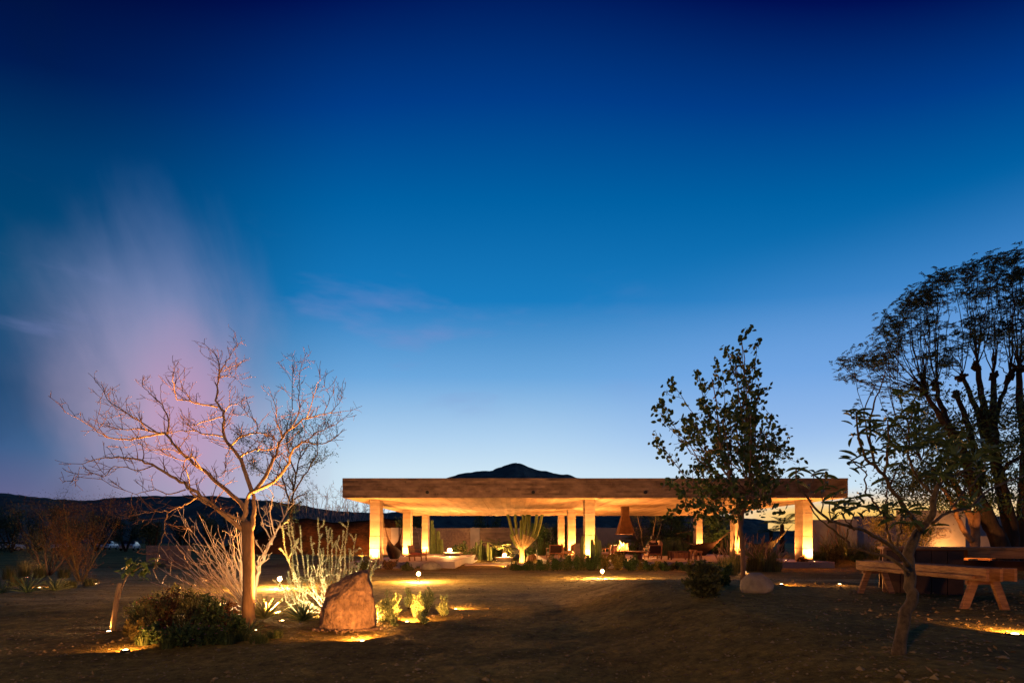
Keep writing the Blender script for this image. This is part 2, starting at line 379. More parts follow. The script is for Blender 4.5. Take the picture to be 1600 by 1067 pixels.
big = gr(gn(0.35, 6), [(0.34, (0.16, 0.12, 0.028)), (0.66, (0.42, 0.33, 0.085))])
fine = gr(gn(6, 12, 0.78), [(0.34, (0.35, 0.35, 0.35)), (0.66, (1.3, 1.27, 1.2))])
vo = t.nodes.new('ShaderNodeTexVoronoi'); vo.inputs['Scale'].default_value = 16; t.links.new(g.outputs['Object'], vo.inputs[0])
peb = gr(vo.outputs['Distance'], [(0.0, (1.25, 1.2, 1.1)), (0.25, (0.95, 0.95, 0.95)), (1.0, (0.75, 0.75, 0.75))])
sp_ = t.nodes.new('ShaderNodeSeparateXYZ'); t.links.new(g.outputs['Object'], sp_.inputs[0])
def mm(op, a, b_):
    n_ = t.nodes.new('ShaderNodeMath'); n_.operation = op
    for i_, v_ in enumerate((a, b_)):
        if isinstance(v_, (int, float)): n_.inputs[i_].default_value = v_
        else: t.links.new(v_, n_.inputs[i_])
    return n_.outputs[0]
def ss(src, a, b_):
    n_ = t.nodes.new('ShaderNodeMapRange'); n_.interpolation_type = 'SMOOTHSTEP'; t.links.new(src, n_.inputs[0]); n_.inputs[1].default_value = a; n_.inputs[2].default_value = b_; return n_.outputs[0]
yw = mm('ADD', sp_.outputs[1], mm('MULTIPLY', mm('SUBTRACT', gn(0.5, 5), 0.5), 7.0))
trk = mm('MULTIPLY', mm('MULTIPLY', ss(yw, 9.6, 12.0), ss(yw, 27, 22)), ss(sp_.outputs[0], 13, 8))
pale = gr(gn(0.9, 6, .6, (.5, 1.6, 1)), [(0.34, (0.36, 0.29, 0.10)), (0.66, (0.66, 0.54, 0.23))])
soil = gmix(trk, big, pale)
t.links.new(gmix(1.0, gmix(1.0, soil, fine, 'MULTIPLY'), peb, 'MULTIPLY'), b.inputs['Base Color'])
ad = t.nodes.new('ShaderNodeMath'); ad.operation = 'ADD'; t.links.new(gn(5, 10, 0.7), ad.inputs[0])
ad2 = t.nodes.new('ShaderNodeMath'); ad2.operation = 'MULTIPLY_ADD'; ad2.inputs[1].default_value = 0.35
t.links.new(gn(40, 6, 0.7), ad2.inputs[0]); t.links.new(ad2.outputs[0], ad.inputs[1])
ad3 = t.nodes.new('ShaderNodeMath'); ad3.operation = 'MULTIPLY'; ad3.inputs[1].default_value = -0.35; t.links.new(vo.outputs['Distance'], ad3.inputs[0])
t.links.new(ad3.outputs[0], ad2.inputs[2])
bn = t.nodes.new('ShaderNodeBump'); bn.inputs['Strength'].default_value = 0.9; bn.inputs['Distance'].default_value = 0.06
t.links.new(ad.outputs[0], bn.inputs['Height']); t.links.new(bn.outputs[0], b.inputs['Normal'])

# ------------------------------------------------------------------ ground, track, hills
tx = np.linspace(-1, 1, 380); xs = 3.0*np.sinh(tx*6.9)+2.0
ty = np.linspace(-0.33, 1, 340); ys = 3.2*np.sinh(ty*7.1)+5.0
gx, gy = np.meshgrid(xs, ys)
gz = zg(gx, gy)
rough = np.zeros_like(gz)
for i in range(gz.shape[0]):
    for j in range(gz.shape[1]):
        x_, y_ = gx[i, j], gy[i, j]
        if abs(x_) < 45 and -8 < y_ < 70:
            rough[i, j] = 0.030*noise.noise((x_*0.8, y_*0.8, 3))+0.018*noise.noise((x_*2.6, y_*2.6, 9))+0.010*noise.noise((x_*6.5, y_*6.5, 1))
gz = gz+rough
gv = np.stack([gx, gy, gz], -1).reshape(-1, 3); nx_ = len(xs)
gf = [(i*nx_+j, i*nx_+j+1, (i+1)*nx_+j+1, (i+1)*nx_+j) for i in range(len(ys)-1) for j in range(nx_-1)]
mb = MB(); mb.add(gv, gf); ground = mb.build('ground', gm, smooth=True, kind='structure')

# loose clods and pebbles, uncountable
mb = MB()
octa = np.array([(1, 0, 0), (-1, 0, 0), (0, 1, 0), (0, -1, 0), (0, 0, 1), (0, 0, -0.6)], float)
of = [(0, 2, 4), (2, 1, 4), (1, 3, 4), (3, 0, 4), (2, 0, 5), (1, 2, 5), (3, 1, 5), (0, 3, 5)]
for i in range(9000):
    d_ = 3.0+17*rng.random()**1.5; a_ = rng.uniform(-1.05, 1.05); x_ = a_*d_; s_ = rng.uniform(0.006, 0.02)*(1+rng.random()**8*1.6)
    v_ = octa*nr.uniform(0.6, 1.2, (6, 3))*s_*np.array([1, 1, 0.6])
    mb.add(v_+np.array([x_, d_, float(zg(x_, d_))+s_*0.25+0.03*noise.noise((x_*0.8, d_*0.8, 3))]), of)
mb.build('loose_gravel', mat('gravel_stone', (0.32, 0.24, 0.11), (0.14, 0.10, 0.045), 9, 0.95, island=True), kind='stuff')

# sloping track levelled across the garden (slightly paler sheet lying on the ground)
track_m = mat('raked_sand_track', (0.30, 0.205, 0.135), (0.21, 0.14, 0.09), 1.2, 0.97, 0.8, 18, (0.5, 1.4, 1), bdist=0.03)

def ridge(name, prof, D, depth, m, seed, rough_amp, nseg=220, kind='structure'):
    """a hill range: crest follows prof (px,py) seen at distance D"""
    px = [p[0] for p in prof]; py = [p[1] for p in prof]
    rows = 22; vs = []; fs = []
    for j in range(rows):
        t_ = j/(rows-1)                 # 0 foot (near) .. 0.6 crest .. 1 back
        for i in range(nseg):
            X0 = px[0]+(px[-1]-px[0])*i/(nseg-1)
            yy = np.interp(X0, px, py); H = (HY-yy)/F*D+EYE
            dd = D-depth+depth*2*t_*0.8
            pr = math.sin(min(1, t_/0.62)*math.pi/2)**1.3 if t_ < 0.62 else math.cos((t_-0.62)/0.38*math.pi/2)
            xw = (X0-HX)/F*D
            nz_ = noise.fractal((xw*5/D+seed, dd*5/D, seed), 0.8, 2.1, 5)*rough_amp*(pr*(1-pr)*3+0.25)+noise.noise((xw*60/D, dd*60/D, seed))*rough_amp*.26
            vs.append((xw*dd/D if t_ < 0.62 else xw, dd, H*pr+nz_-1.0))
    for j in range(rows-1):
        for i in range(nseg-1):
            fs.append((j*nseg+i, j*nseg+i+1, (j+1)*nseg+i+1, (j+1)*nseg+i))
    mb = MB(); mb.add(vs, fs); return mb.build(name, m, smooth=True, kind=kind)
ridge('peaked_hill', [(560, 812), (620, 800), (660, 770), (695, 748), (715, 741), (740, 736), (770, 733), (790, 726), (806, 722), (820, 726), (835, 732), (860, 737), (885, 741),
                      (908, 747), (950, 765), (1010, 790), (1080, 805), (1200, 812)], 1250, 320, hill_m, 3.3, 14, 420)
ridge('hill_range', [(-900, 780), (-500, 772), (-200, 768), (0, 771), (60, 776), (130, 781), (180, 777), (250, 775), (330, 775), (400, 780), (450, 788), (520, 797), (600, 801), (700, 803),
                     (800, 802), (1000, 799), (1100, 801), (1165, 810), (1190, 821), (1207, 828), (1240, 828), (1290, 820), (1500, 815), (1700, 806), (2300, 800)], 640, 230, hill_m, 8.1, 7, 420)
# low bank of rusty scrub beside the pavilion
ridge('scrub_bank', [(330, 850), (400, 822), (450, 800), (480, 797), (520, 803), (560, 801), (600, 797), (640, 800), (680, 822), (720, 850)], 62, 9, bank_m, 5.0, 0.35, 120)

# ------------------------------------------------------------------ pavilion
DF = 24.9; ZS = EYE+69*DF/F; ZT = EYE+99*DF/F; XL = (535-HX)*DF/F; XR = (1325-HX)*DF/F; DB = 42.2
ZF = 0.33
pav = thing('pavilion', 'long open concrete pavilion with a thick flat roof slab on square columns, lit from below', 'pavilion', (4.1, 26, 0))
roof = MB().box(((XL+XR)/2, (DF+DB)/2, (ZS+ZT)/2), (XR-XL-0.08, DB-DF-0.08, ZT-ZS-0.02)).build('roof', soffit_m, pav)
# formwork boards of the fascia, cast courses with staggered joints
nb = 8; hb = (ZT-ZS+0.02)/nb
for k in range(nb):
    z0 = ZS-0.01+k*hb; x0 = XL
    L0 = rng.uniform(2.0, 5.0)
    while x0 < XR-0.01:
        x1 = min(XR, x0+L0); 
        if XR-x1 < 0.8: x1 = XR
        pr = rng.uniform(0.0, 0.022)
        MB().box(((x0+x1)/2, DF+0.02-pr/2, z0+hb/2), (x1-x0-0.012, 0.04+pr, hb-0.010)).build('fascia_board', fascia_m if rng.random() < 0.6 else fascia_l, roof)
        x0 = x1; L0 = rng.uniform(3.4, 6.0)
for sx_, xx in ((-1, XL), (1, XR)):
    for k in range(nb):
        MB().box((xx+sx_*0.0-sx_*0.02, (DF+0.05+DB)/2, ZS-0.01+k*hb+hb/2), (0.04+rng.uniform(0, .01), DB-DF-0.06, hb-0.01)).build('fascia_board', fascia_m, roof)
# soffit: pour strips
for i in range(11):
    x0 = XL+0.08+(XR-XL-0.16)*i/11; x1 = XL+0.08+(XR-XL-0.16)*(i+1)/11
    MB().box(((x0+x1)/2, (DF+DB)/2, ZS-0.004), (x1-x0-0.02, DB-DF-0.2, 0.02+rng.uniform(0, 0.008))).build('soffit_panel', soffit_m, roof)
for px_ in (668, 833, 1008, 1197):
    p_ = P(px_, 769, DF-0.03)
    m_ = MB(); 
    m_.tube([(p_.x, p_.y, p_.z), (p_.x, p_.y-0.10, p_.z)], 0.085, 16); m_.build('roof_spotlight', metal_dk, roof)
colx = [(585.5-HX)*26/F, (922-HX)*26/F, (1262-HX)*26/F]; coly = [26.0, 33.9, 41.0]
for r_, y_ in enumerate(coly):
    for c_, x_ in enumerate(colx):
        col_ = bpy.data.objects.new('column', None); COL.objects.link(col_); col_.parent = pav
        col_.location = Vector((x_, y_+0.37, ZF))-pav.location
        cuts = [0, 0.66+rng.uniform(-.05, .05), 1.32+rng.uniform(-.06, .06), 2.35+rng.uniform(-.2, .2), ZS-ZF-0.012]
        for a_, b_ in zip(cuts[:-1], cuts[1:]):
            o_ = rng.uniform(-0.006, 0.006)
            MB().box((x_+o_, y_+0.37, ZF+(a_+b_)/2), (0.50+abs(o_), 0.74, b_-a_-0.032)).build('concrete_lift', concrete, col_)
        MB().box((x_, y_+0.37, (ZF+ZS)/2), (0.46, 0.70, ZS-ZF-0.04)).build('column_core', concrete, col_)
# raised floors, left and right of the sunken garden
def floor_slabs(x0, x1, y0, y1, nx, ny, z=ZF):
    for i in range(nx):
        for j in range(ny):
            a0 = x0+(x1-x0)*i/nx; a1 = x0+(x1-x0)*(i+1)/nx; b0 = y0+(y1-y0)*j/ny; b1 = y0+(y1-y0)*(j+1)/ny
            MB().box(((a0+a1)/2, (b0+b1)/2, (z-0.45)/2+0.0), (a1-a0-0.015, b1-b0-0.015, z+0.45)).build('floor_slab', floor_m, pav, bevel=0.01)
floor_slabs(-8.3, -2.9, 25.6, 42.4, 2, 5)
floor_slabs(1.9, 16.4, 25.6, 42.4, 5, 5)
pathm = MB()
for i in range(6):
    x0 = -2.7+i*0.72
    MB().box((x0+0.36, 29.3, 0.02), (0.70, 1.5, 0.08)).build('paving_slab', floor_m, None).__setitem__('kind', 'structure')

# back garden wall: panels and pilasters
bw = thing('garden_wall', 'long board-marked concrete wall with pilasters behind the pavilion', 'wall', (2, 52, -0.3))
pxs = [598, 612, 624, 655, 705, 735, 750, 776, 800, 818, 850, 880, 930, 985, 1025, 1048, 1075, 1110, 1150]
DW = 52.0
for i in range(len(pxs)-1):
    a_ = (pxs[i]-HX)/F*DW; b_ = (pxs[i+1]-HX)/F*DW
    mt = [wall_m, wallsm_m, wall_m, wallrough_m, wallrough_m, wallsm_m, wall_m][i % 7]
    off = -0.15 if mt is wallsm_m else 0
    top = 1.35+21.5*DW/F+rng.uniform(-.03, .03)
    if mt is wall_m:
        for q in range(6):
            h_ = (top+0.4)/6
            MB().box(((a_+b_)/2, DW+off, -0.4+h_*(q+.5)), (b_-a_-0.02, 0.3+rng.uniform(0, .03), h_-0.015)).build('wall_board', mt, bw)
    else:
        MB().box(((a_+b_)/2, DW+off, (top-0.4)/2), (b_-a_-0.02, 0.35, top+0.4)).build('wall_panel', mt, bw)

# right-hand walls
rw = thing('boundary_wall', 'grey rendered wall of staggered panels right of the pavilion', 'wall', (24, 32, 0.4))
def panel(parent, p0, p1, ytop, d, m, th=0.35, base=0.2, name='wall_panel'):
    a_ = (p0-HX)/F*d; b_ = (p1-HX)/F*d; top = EYE+(HY-ytop)/F*d
    return MB().box(((a_+b_)/2, d, (top+base)/2), (b_-a_-0.01, th, top-base)).build(name, m, parent)
panel(rw, 1262, 1312, 812, 33, wallsm_m); panel(rw, 1310, 1337, 811, 32.3, wallsm_m); panel(rw, 1336, 1404, 806, 33.4, wallsm_m)
rw2 = thing('rendered_wall', 'tall pale rendered wall washed by orange light behind the picnic table', 'wall', (23, 26, 0.4))
panel(rw2, 1404, 1452, 797, 26, wallsm_m); panel(rw2, 1452, 1504, 797, 26.02, wallsm_m)
rw3 = thing('low_wall', 'low grey wall stepping down beside the orange lit wall', 'wall', (27, 27, 0.4))
panel(rw3, 1505, 1640, 837, 27, wallsm_m)
rw4 = thing('far_wall', 'dim violet wall glimpsed between the orange tree trunks', 'wall', (33, 34, 0.4))
panel(rw4, 1500, 1700, 806, 34, wallsm_m)
# dry vine coils on the wall
mb = MB()
for k in range(7):
    c_ = P(1458+k*3.2+rng.uniform(-3, 3), 838+rng.uniform(-6, 6), 25.8); r_ = rng.uniform(0.12, 0.3)
    mb.tube([(c_.x+r_*math.cos(a)*1.4, 25.8, c_.z+r_*math.sin(a)) for a in np.linspace(0, 5.6, 18)], 0.008, 4)
tag(mb.build('dry_vine', twig_m), 'thin dry vine coiling over the orange lit wall', 'vine')

# left: low dark wall and kerb
lw = thing('low_block_wall', 'low dark rendered block wall across the track on the far left', 'wall', G(245, 882))
p0 = G(228, 881); p1 = G(292, 881)
for i in range(3):
    a_ = p0.x+(p1.x-p0.x)*i/3; b_ = p0.x+(p1.x-p0.x)*(i+1)/3
    MB().box(((a_+b_)/2, p0.y+0.2, 0.55), (b_-a_-0.02, 0.4, 1.15)).build('wall_panel', wallrough_m, lw)
kb = thing('kerb', 'low pale concrete kerb block beside the track on the left', 'kerb', G(278, 888))
p0 = G(262, 888)
MB().box((p0.x+0.42, p0.y, 0.10), (0.9, 0.2, 0.22)).build('kerb_stone', wall_m, kb, bevel=0.015)
MB().box((p0.x+1.02, p0.y, 0.16), (0.25, 0.25, 0.36)).build('kerb_stone', wall_m, kb, bevel=0.015)

# ------------------------------------------------------------------ trees
def wob(pts, n, amp, seed=0):
    """resample a polyline with a natural wobble"""
    pts = [np.array(tuple(p), float) for p in pts]
    seg = [0]
    for a_, b_ in zip(pts[:-1], pts[1:]): seg.append(seg[-1]+np.linalg.norm(b_-a_))
    L = seg[-1]; out_ = []
    for i in range(n):
        s_ = L*i/(n-1); k = min(len(pts)-2, max(0, int(np.searchsorted(seg, s_, 'right'))-1))
        t_ = (s_-seg[k])/max(1e-6, seg[k+1]-seg[k])
        # Catmull-Rom
        p0_ = pts[max(0, k-1)]; p1_ = pts[k]; p2_ = pts[k+1]; p3_ = pts[min(len(pts)-1, k+2)]
        q = 0.5*((2*p1_)+(-p0_+p2_)*t_+(2*p0_-5*p1_+4*p2_-p3_)*t_**2+(-p0_+3*p1_-3*p2_+p3_)*t_**3)
        e = math.sin(math.pi*i/(n-1)) if n > 1 else 0
        q = q+nr.normal(size=3)*amp*e
        out_.append(q)
    return out_
def traced(pl, d0, d1, n=None, amp=0.0):
    """limb traced in the picture, receding from distance d0 to d1"""
    m = len(pl); pts = [P(p[0], p[1], d0+(d1-d0)*i/(m-1)) for i, p in enumerate(pl)]
    return wob(pts, n or max(6, m*3), amp)
def twigs(paths, count, length, ang=0.9, up=0.25, gnarl=0.28, start=0.2, segs=5):
    """side twigs from each (pts, r0, r1) path"""
    out_ = []
    for pts, r0, r1 in paths:
        L = sum(np.linalg.norm(pts[i+1]-pts[i]) for i in range(len(pts)-1))
        k = max(1, int(count*L)) if count > 0 else 0
        for _ in range(k):
            f_ = rng.uniform(start, 1.0); i_ = f_*(len(pts)-1); a_ = int(min(len(pts)-2, i_)); q = pts[a_]+(pts[a_+1]-pts[a_])*(i_-a_)
            T = pts[a_+1]-pts[a_]; T = T/(np.linalg.norm(T)+1e-9)
            dr = T*math.cos(ang)+nr.normal(size=3)*math.sin(ang)*0.75+np.array([0, 0, up]); dr /= np.linalg.norm(dr)
            l_ = length*rng.uniform(0.45, 1.15)*(1.0-0.35*f_); pp = [q]; c_ = q
            for s_ in range(segs):
                dr = dr+nr.normal(size=3)*gnarl+np.array([0, 0, up*0.3]); dr /= np.linalg.norm(dr); c_ = c_+dr*l_/segs; pp.append(c_)
            rr = (r0+(r1-r0)*f_)*0.55
            out_.append((pp, rr, rr*0.35))
    return out_
def build_paths(mb, paths, sides=5, minr=0.0):
    for pts, r0, r1 in paths:
        m = len(pts); mb.tube(pts, [max(minr, r0+(r1-r0)*i/(m-1)) for i in range(m)], sides, cap=sides > 3)

# --- the large bare tree in front, left
d0 = G(388, 975).y
bt = thing('bare_tree', 'large leafless spreading tree with pale forked trunk lit from below, behind the flower bushes', 'tree', G(388, 975))
trunk = traced([(389, 982), (388, 950), (388.5, 910), (388, 870), (387, 835), (384, 815)], d0, d0, 20)
mb = MB(); rr = np.interp(np.linspace(0, 1, 20), [0, .06, .3, 1], [0.140, .102, .090, .088]); mb.tube(trunk, rr, 14)
mb.build('trunk', mat('brown_trunk_bark', (0.25, 0.155, 0.085), (0.11, 0.065, 0.035), 9, 0.9, 0.9, 26, (1, 1, 0.3), bdist=0.012), bt, smooth=True)
limbs = [
 ([(387, 836), (383, 812), (384, 790), (386, 778), (393, 768)], 0, -.05, .075, .055),
 ([(389, 838), (395, 815), (397, 792), (397, 778), (395, 768)], 0, .1, .07, .055),
 ([(383, 830), (366, 817), (344, 799), (325, 784), (307, 769), (284, 754), (264, 740), (235, 725), (215, 717), (186, 714), (152, 717), (128, 725)], 0, -1.3, .068, .008),
 ([(384, 800), (376, 785), (347, 760), (316, 734), (287, 711), (264, 685), (257, 677), (236, 673), (215, 670), (186, 671), (160, 662)], .05, .7, .066, .008),
 ([(257, 677), (232, 681), (205, 686), (166, 682), (137, 662), (117, 651), (100, 643)], .5, -.4, .03, .006),
 ([(260, 680), (264, 654), (249, 628), (230, 612), (222, 600), (226, 587)], .5, 1.0, .026, .005),
 ([(243, 674), (205, 650), (172, 628), (160, 610), (152, 597)], .5, 1.6, .022, .005),
 ([(230, 672), (215, 655), (190, 640), (178, 622)], .5, .2, .016, .004),
 ([(394, 770), (385, 743), (376, 717), (359, 697), (350, 679), (350, 645), (340, 631), (339, 608), (343, 585), (340, 562), (330, 547), (317, 536)], 0, .6, .060, .005),
 ([(343, 583), (356, 562), (362, 550), (374, 539)], .5, .9, .014, .004),
 ([(344, 580), (364, 573), (385, 560)], .5, .2, .012, .004),
 ([(345, 588), (362, 588), (375, 597)], .5, .1, .012, .004),
 ([(341, 636), (313, 631), (290, 625), (275, 623), (271, 600), (270, 585), (274, 562)], .4, -.5, .026, .005),
 ([(300, 628), (285, 605), (280, 590)], .2, -.2, .012, .004),
 ([(350, 682), (318, 677), (287, 672), (262, 678)], .3, .9, .026, .01),
 ([(350, 650), (330, 655), (300, 665), (285, 655)], .3, 1.2, .02, .005),
 ([(360, 698), (376, 682), (399, 677), (419, 680), (434, 690)], .3, -.7, .03, .008),
 ([(400, 677), (402, 660), (390, 650), (372, 648)], -.1, .3, .014, .005),
 ([(375, 714), (388, 706), (402, 702), (431, 700), (433, 688)], .2, -.6, .028, .007),
 ([(350, 645), (362, 632), (376, 635), (388, 650)], .4, 0, .016, .005),
 ([(397, 768), (416, 743), (431, 708), (442, 682), (456, 668), (479, 654), (517, 645), (551, 641)], 0, 1.1, .055, .005),
 ([(395, 768), (425, 754), (448, 728), (454, 708), (474, 691), (497, 694), (517, 688), (538, 671)], 0, -.8, .050, .005),
 ([(474, 691), (496, 676), (520, 665), (543, 651)], -.3, .2, .018, .004),
 ([(441, 684), (433, 656), (428, 625), (413, 610)], .4, .1, .022, .004),
 ([(456, 668), (468, 639), (465, 602), (470, 580), (477, 559)], .5, .6, .018, .004),
 ([(457, 640), (456, 616), (458, 585), (461, 556)], .5, 1.3, .013, .004),
 ([(480, 652), (491, 616), (496, 600), (502, 592)], .6, .1, .016, .004),
 ([(505, 648), (514, 625), (508, 605), (500, 600)], .8, .9, .012, .004),
 ([(516, 645), (534, 622), (536, 608)], .8, 1.3, .010, .004),
 ([(380, 812), (352, 802), (330, 790), (300, 772), (296, 748), (290, 735)], 0, -.9, .04, .012),
 ([(306, 777), (290, 788), (278, 792), (261, 799), (236, 799), (202, 806)], -.7, -1.5, .020, .005),
 ([(262, 800), (258, 816), (261, 838), (272, 850)], -1.0, -1.2, .013, .005),
 ([(258, 830), (248, 855), (245, 872)], -1.1, -1.3, .008, .003),
 ([(360, 697), (352, 720), (350, 738), (335, 748)], .2, -.3, .014, .005),
 ([(290, 765), (262, 772), (240, 765), (210, 770), (180, 760)], -.6, -1.1, .016, .005),
 ([(240, 727), (215, 735), (180, 728), (160, 745), (128, 730), (120, 750)], -.9, -1.6, .014, .004),
 ([(316, 734), (300, 715), (285, 720), (262, 712), (235, 705)], .2, -.5, .018, .005),
 ([(290, 712), (262, 700), (240, 704), (220, 694), (195, 700)], .4, -.1, .016, .005),
]
paths = []
for pl, a_, b_, r0, r1 in limbs:
    m_ = len(pl)*3
    paths.append((traced(pl, d0+a_, d0+b_, m_, 0.010), r0*.60, r1*.45))
t1 = twigs(paths[2:], 11, 0.42, 0.9, 0.22, 0.17, 0.15, 6)
t1 = [(p, min(a, .008), min(b, .0035)) for p, a, b in t1]
t2 = twigs(t1, 10, 0.19, 1.0, 0.1, 0.16, 0.1, 3)
t3 = twigs([q for q in t2 if rng.random() < .3], 6, 0.08, 1.1, 0.0, 0.3, 0.1, 2)
mb = MB(); build_paths(mb, paths, 9); mb.build('limbs', bark_pale, bt, smooth=True)
mb = MB(); build_paths(mb, t1, 4, .0036); build_paths(mb, t2, 3, .0028); build_paths(mb, t3, 3, .0025)
mb.build('twigs', mat('bare_twig', (0.24, 0.14, 0.09), (0.11, 0.065, 0.045), 20, 0.9), bt, kind='stuff')

# --- feathery tree behind it
fp = P(457, 880, 17.0); fp.z = float(zg(fp.x, fp.y))
ft = thing('mesquite_tree', 'slender tree with feathery blue-green foliage, half hidden behind the big bare tree', 'tree', fp)
d1 = 17.0
fl_ = [([(457, 925), (455, 880), (457, 850), (456, 812), (457, 791), (460, 767), (462, 740), (470, 715), (482, 695)], 0, 1, .10, .02),
       ([(457, 791), (445, 765), (440, 735), (425, 712), (412, 690)], 0, .8, .05, .014), ([(460, 767), (475, 745), (488, 722), (497, 700), (495, 672)], 0, -1, .04, .01),
       ([(462, 740), (452, 712), (448, 685), (450, 660)], 0, .6, .04, .01), ([(445, 765), (425, 750), (405, 735), (390, 722)], 0, -.8, .03, .008),
       ([(470, 715), (466, 690), (474, 665), (480, 650)], .5, .8, .03, .008), ([(425, 712), (405, 702), (385, 690)], .5, .3, .02, .008)]
fpaths = [(traced(a, d1+b_, d1+c_, None, .03), r0, r1) for a, b_, c_, r0, r1 in fl_]
ft1 = twigs(fpaths, 3.2, 1.1, .9, .2, .25, .35, 6); ft2 = twigs(ft1, 3.0, .5, .9, .05, .3, .2, 4)
mb = MB(); build_paths(mb, [(p, a*.7, b*.6) for p, a, b in fpaths], 7); mb.build('trunk', bark_dark, ft, smooth=True)
mb = MB(); build_paths(mb, ft1, 4, .007); build_paths(mb, ft2, 3, .005); mb.build('twigs', bark_dark, ft, kind='stuff')
C = []; D = []
for pts, _, _ in ft2+ft1:
    for _k in range(42):
        q = pts[rng.randint(1, len(pts)-1)]; C.append(q+nr.normal(size=3)*.10); D.append(nr.normal(size=3)+np.array([0, 0, -.3]))
leafcards('foliage', C, D, nr.uniform(.04, .10, len(C)), .024, leaf_teal, ft)

def fan_shrub(name, label, cat, base, tips, d0_, spread, bark, r0=.018, kids=2.2, klen=.4, up=.25, leaves=None, bend=.35, group=None, parts=('stems', 'side_twigs')):
    """shrub of stems springing from one point to traced tips"""
    th = thing(name, label, cat, base, group)
    bp = Vector(base); ps = []
    for i, (tx_, ty_) in enumerate(tips):
        dd = d0_+rng.uniform(-spread, spread); tip = P(tx_, ty_, dd); mid = bp.lerp(tip, .5)
        off = Vector((tip.x-bp.x, dd-bp.y, 0))*bend*.45; mid = mid+off-Vector((0, 0, abs(tip.x-bp.x)*bend*.35))
        ps.append((wob([bp, bp.lerp(mid, .5)+Vector((rng.uniform(-.03, .03), 0, 0)), mid, tip], 10, .022), r0*rng.uniform(.75, 1.15), r0*.22))
    k1 = twigs(ps, kids, klen, .55, up, .16, .3, 5)
    mb = MB(); build_paths(mb, ps, 6); mb.build(parts[0], bark, th, smooth=True)
    mb = MB(); build_paths(mb, k1, 4, .004); mb.build(parts[1], bark, th, kind='stuff')
    if leaves:
        per, L_, W_, m_ = leaves; C = []; D = []
        for pts, _, _ in ps+k1:
            L = sum(np.linalg.norm(pts[i+1]-pts[i]) for i in range(len(pts)-1))
            for _k in range(int(per*L)):
                f_ = rng.uniform(.22, 1)*(len(pts)-1); a_ = int(min(len(pts)-2, f_)); q = pts[a_]+(pts[a_+1]-pts[a_])*(f_-a_)
                C.append(q); D.append(nr.normal(size=3)+(pts[a_+1]-pts[a_])/np.linalg.norm(pts[a_+1]-pts[a_])*.5)
        leafcards('foliage', C, D, nr.uniform(L_*.6, L_*1.2, len(C)), W_, m_, th)
    return th
b0 = G(388, 956)
fan_shrub('bare_shrub', 'floodlit leafless shrub whose whitish stems fan out to the left behind the bare tree trunk', 'shrub', b0,
          [(247, 909), (242, 883), (261, 869), (276, 847), (266, 858), (284, 807), (290, 822), (304, 817), (308, 799), (320, 815), (318, 838), (340, 824), (360, 827), (365, 802),
           (374, 805), (270, 882), (262, 894), (300, 850), (330, 850), (345, 842), (376, 828), (284, 836), (312, 862), (300, 900), (352, 808), (290, 868), (325, 905), (355, 860), (370, 840)],
          b0.y, .75, bark_white, .015, 4.2, .42, .12, bend=.03)
b1 = G(396, 950)
s2 = thing('torote_shrub', 'gnarled whitish shrub with thick knotted stem curving up right of the bare tree trunk', 'shrub', b1)
D2 = b1.y+.1
sl = [([(396, 950), (399, 915), (405, 892), (414, 868), (424, 845), (430, 836)], 0, 0, .06, .04), ([(424, 850), (427, 838), (436, 822), (444, 808), (450, 796), (462, 784)], 0, .3, .034, .012),
      ([(430, 836), (424, 815), (424, 790), (426, 770), (418, 762)], 0, -.3, .022, .007), ([(424, 843), (412, 822), (406, 800), (403, 782)], 0, .3, .02, .007),
      ([(414, 868), (402, 850), (396, 835)], 0, .2, .02, .007), ([(436, 822), (446, 826), (456, 821)], 0, .2, .012, .006), ([(444, 808), (440, 790), (444, 770), (440, 752)], .2, .5, .014, .005),
      ([(405, 892), (398, 880), (397, 862)], 0, .3, .018, .006), ([(450, 796), (452, 778), (462, 762)], .2, .1, .012, .005), ([(426, 845), (418, 800), (416, 780), (408, 765)], 0, .5, .014, .005),
      ([(400, 905), (410, 880), (422, 872)], 0, -.2, .016, .006)]
sp = [(traced(a, D2+b_, D2+c_, None, .016), r0*.68, r1*.6) for a, b_, c_, r0, r1 in sl]
mb = MB(); build_paths(mb, sp, 8); mb.build('stems', bark_white, s2, smooth=True)
k1 = twigs(sp, 7, .26, .9, .3, .22, .15, 4); k2 = twigs(k1, 5, .14, .9, .1, .22, .15, 3); mb = MB(); build_paths(mb, k1, 4, .004); build_paths(mb, k2, 3, .003); mb.build('side_twigs', bark_white, s2, kind='stuff')

# --- the ocotillo, brightly lit, behind the rock
b2 = G(512, 958)
fan_shrub('ocotillo', 'floodlit ocotillo with small pale leaves crowding its wand-like stems, behind the big rock', 'shrub', b2,
          [(441, 820), (450, 814), (456, 822), (469, 822), (486, 838), (497, 809), (510, 822), (519, 828), (537, 828), (544, 812), (556, 834), (566, 862), (584, 884), (574, 892), (444, 918), (436, 905), (448, 902),
           (457, 896), (470, 934), (462, 926), (464, 884), (504, 856), (525, 850), (480, 866), (548, 858), (456, 882), (470, 905), (566, 900), (515, 868), (486, 884), (505, 890), (540, 884), (450, 892), (478, 918), (490, 905), (500, 872), (530, 872), (560, 880), (588, 872), (580, 866)],
          b2.y+.1, .55, bark_white, .007, 2.2, .30, .1, leaves=(330, .026, .015, leaf_silver), bend=.62)

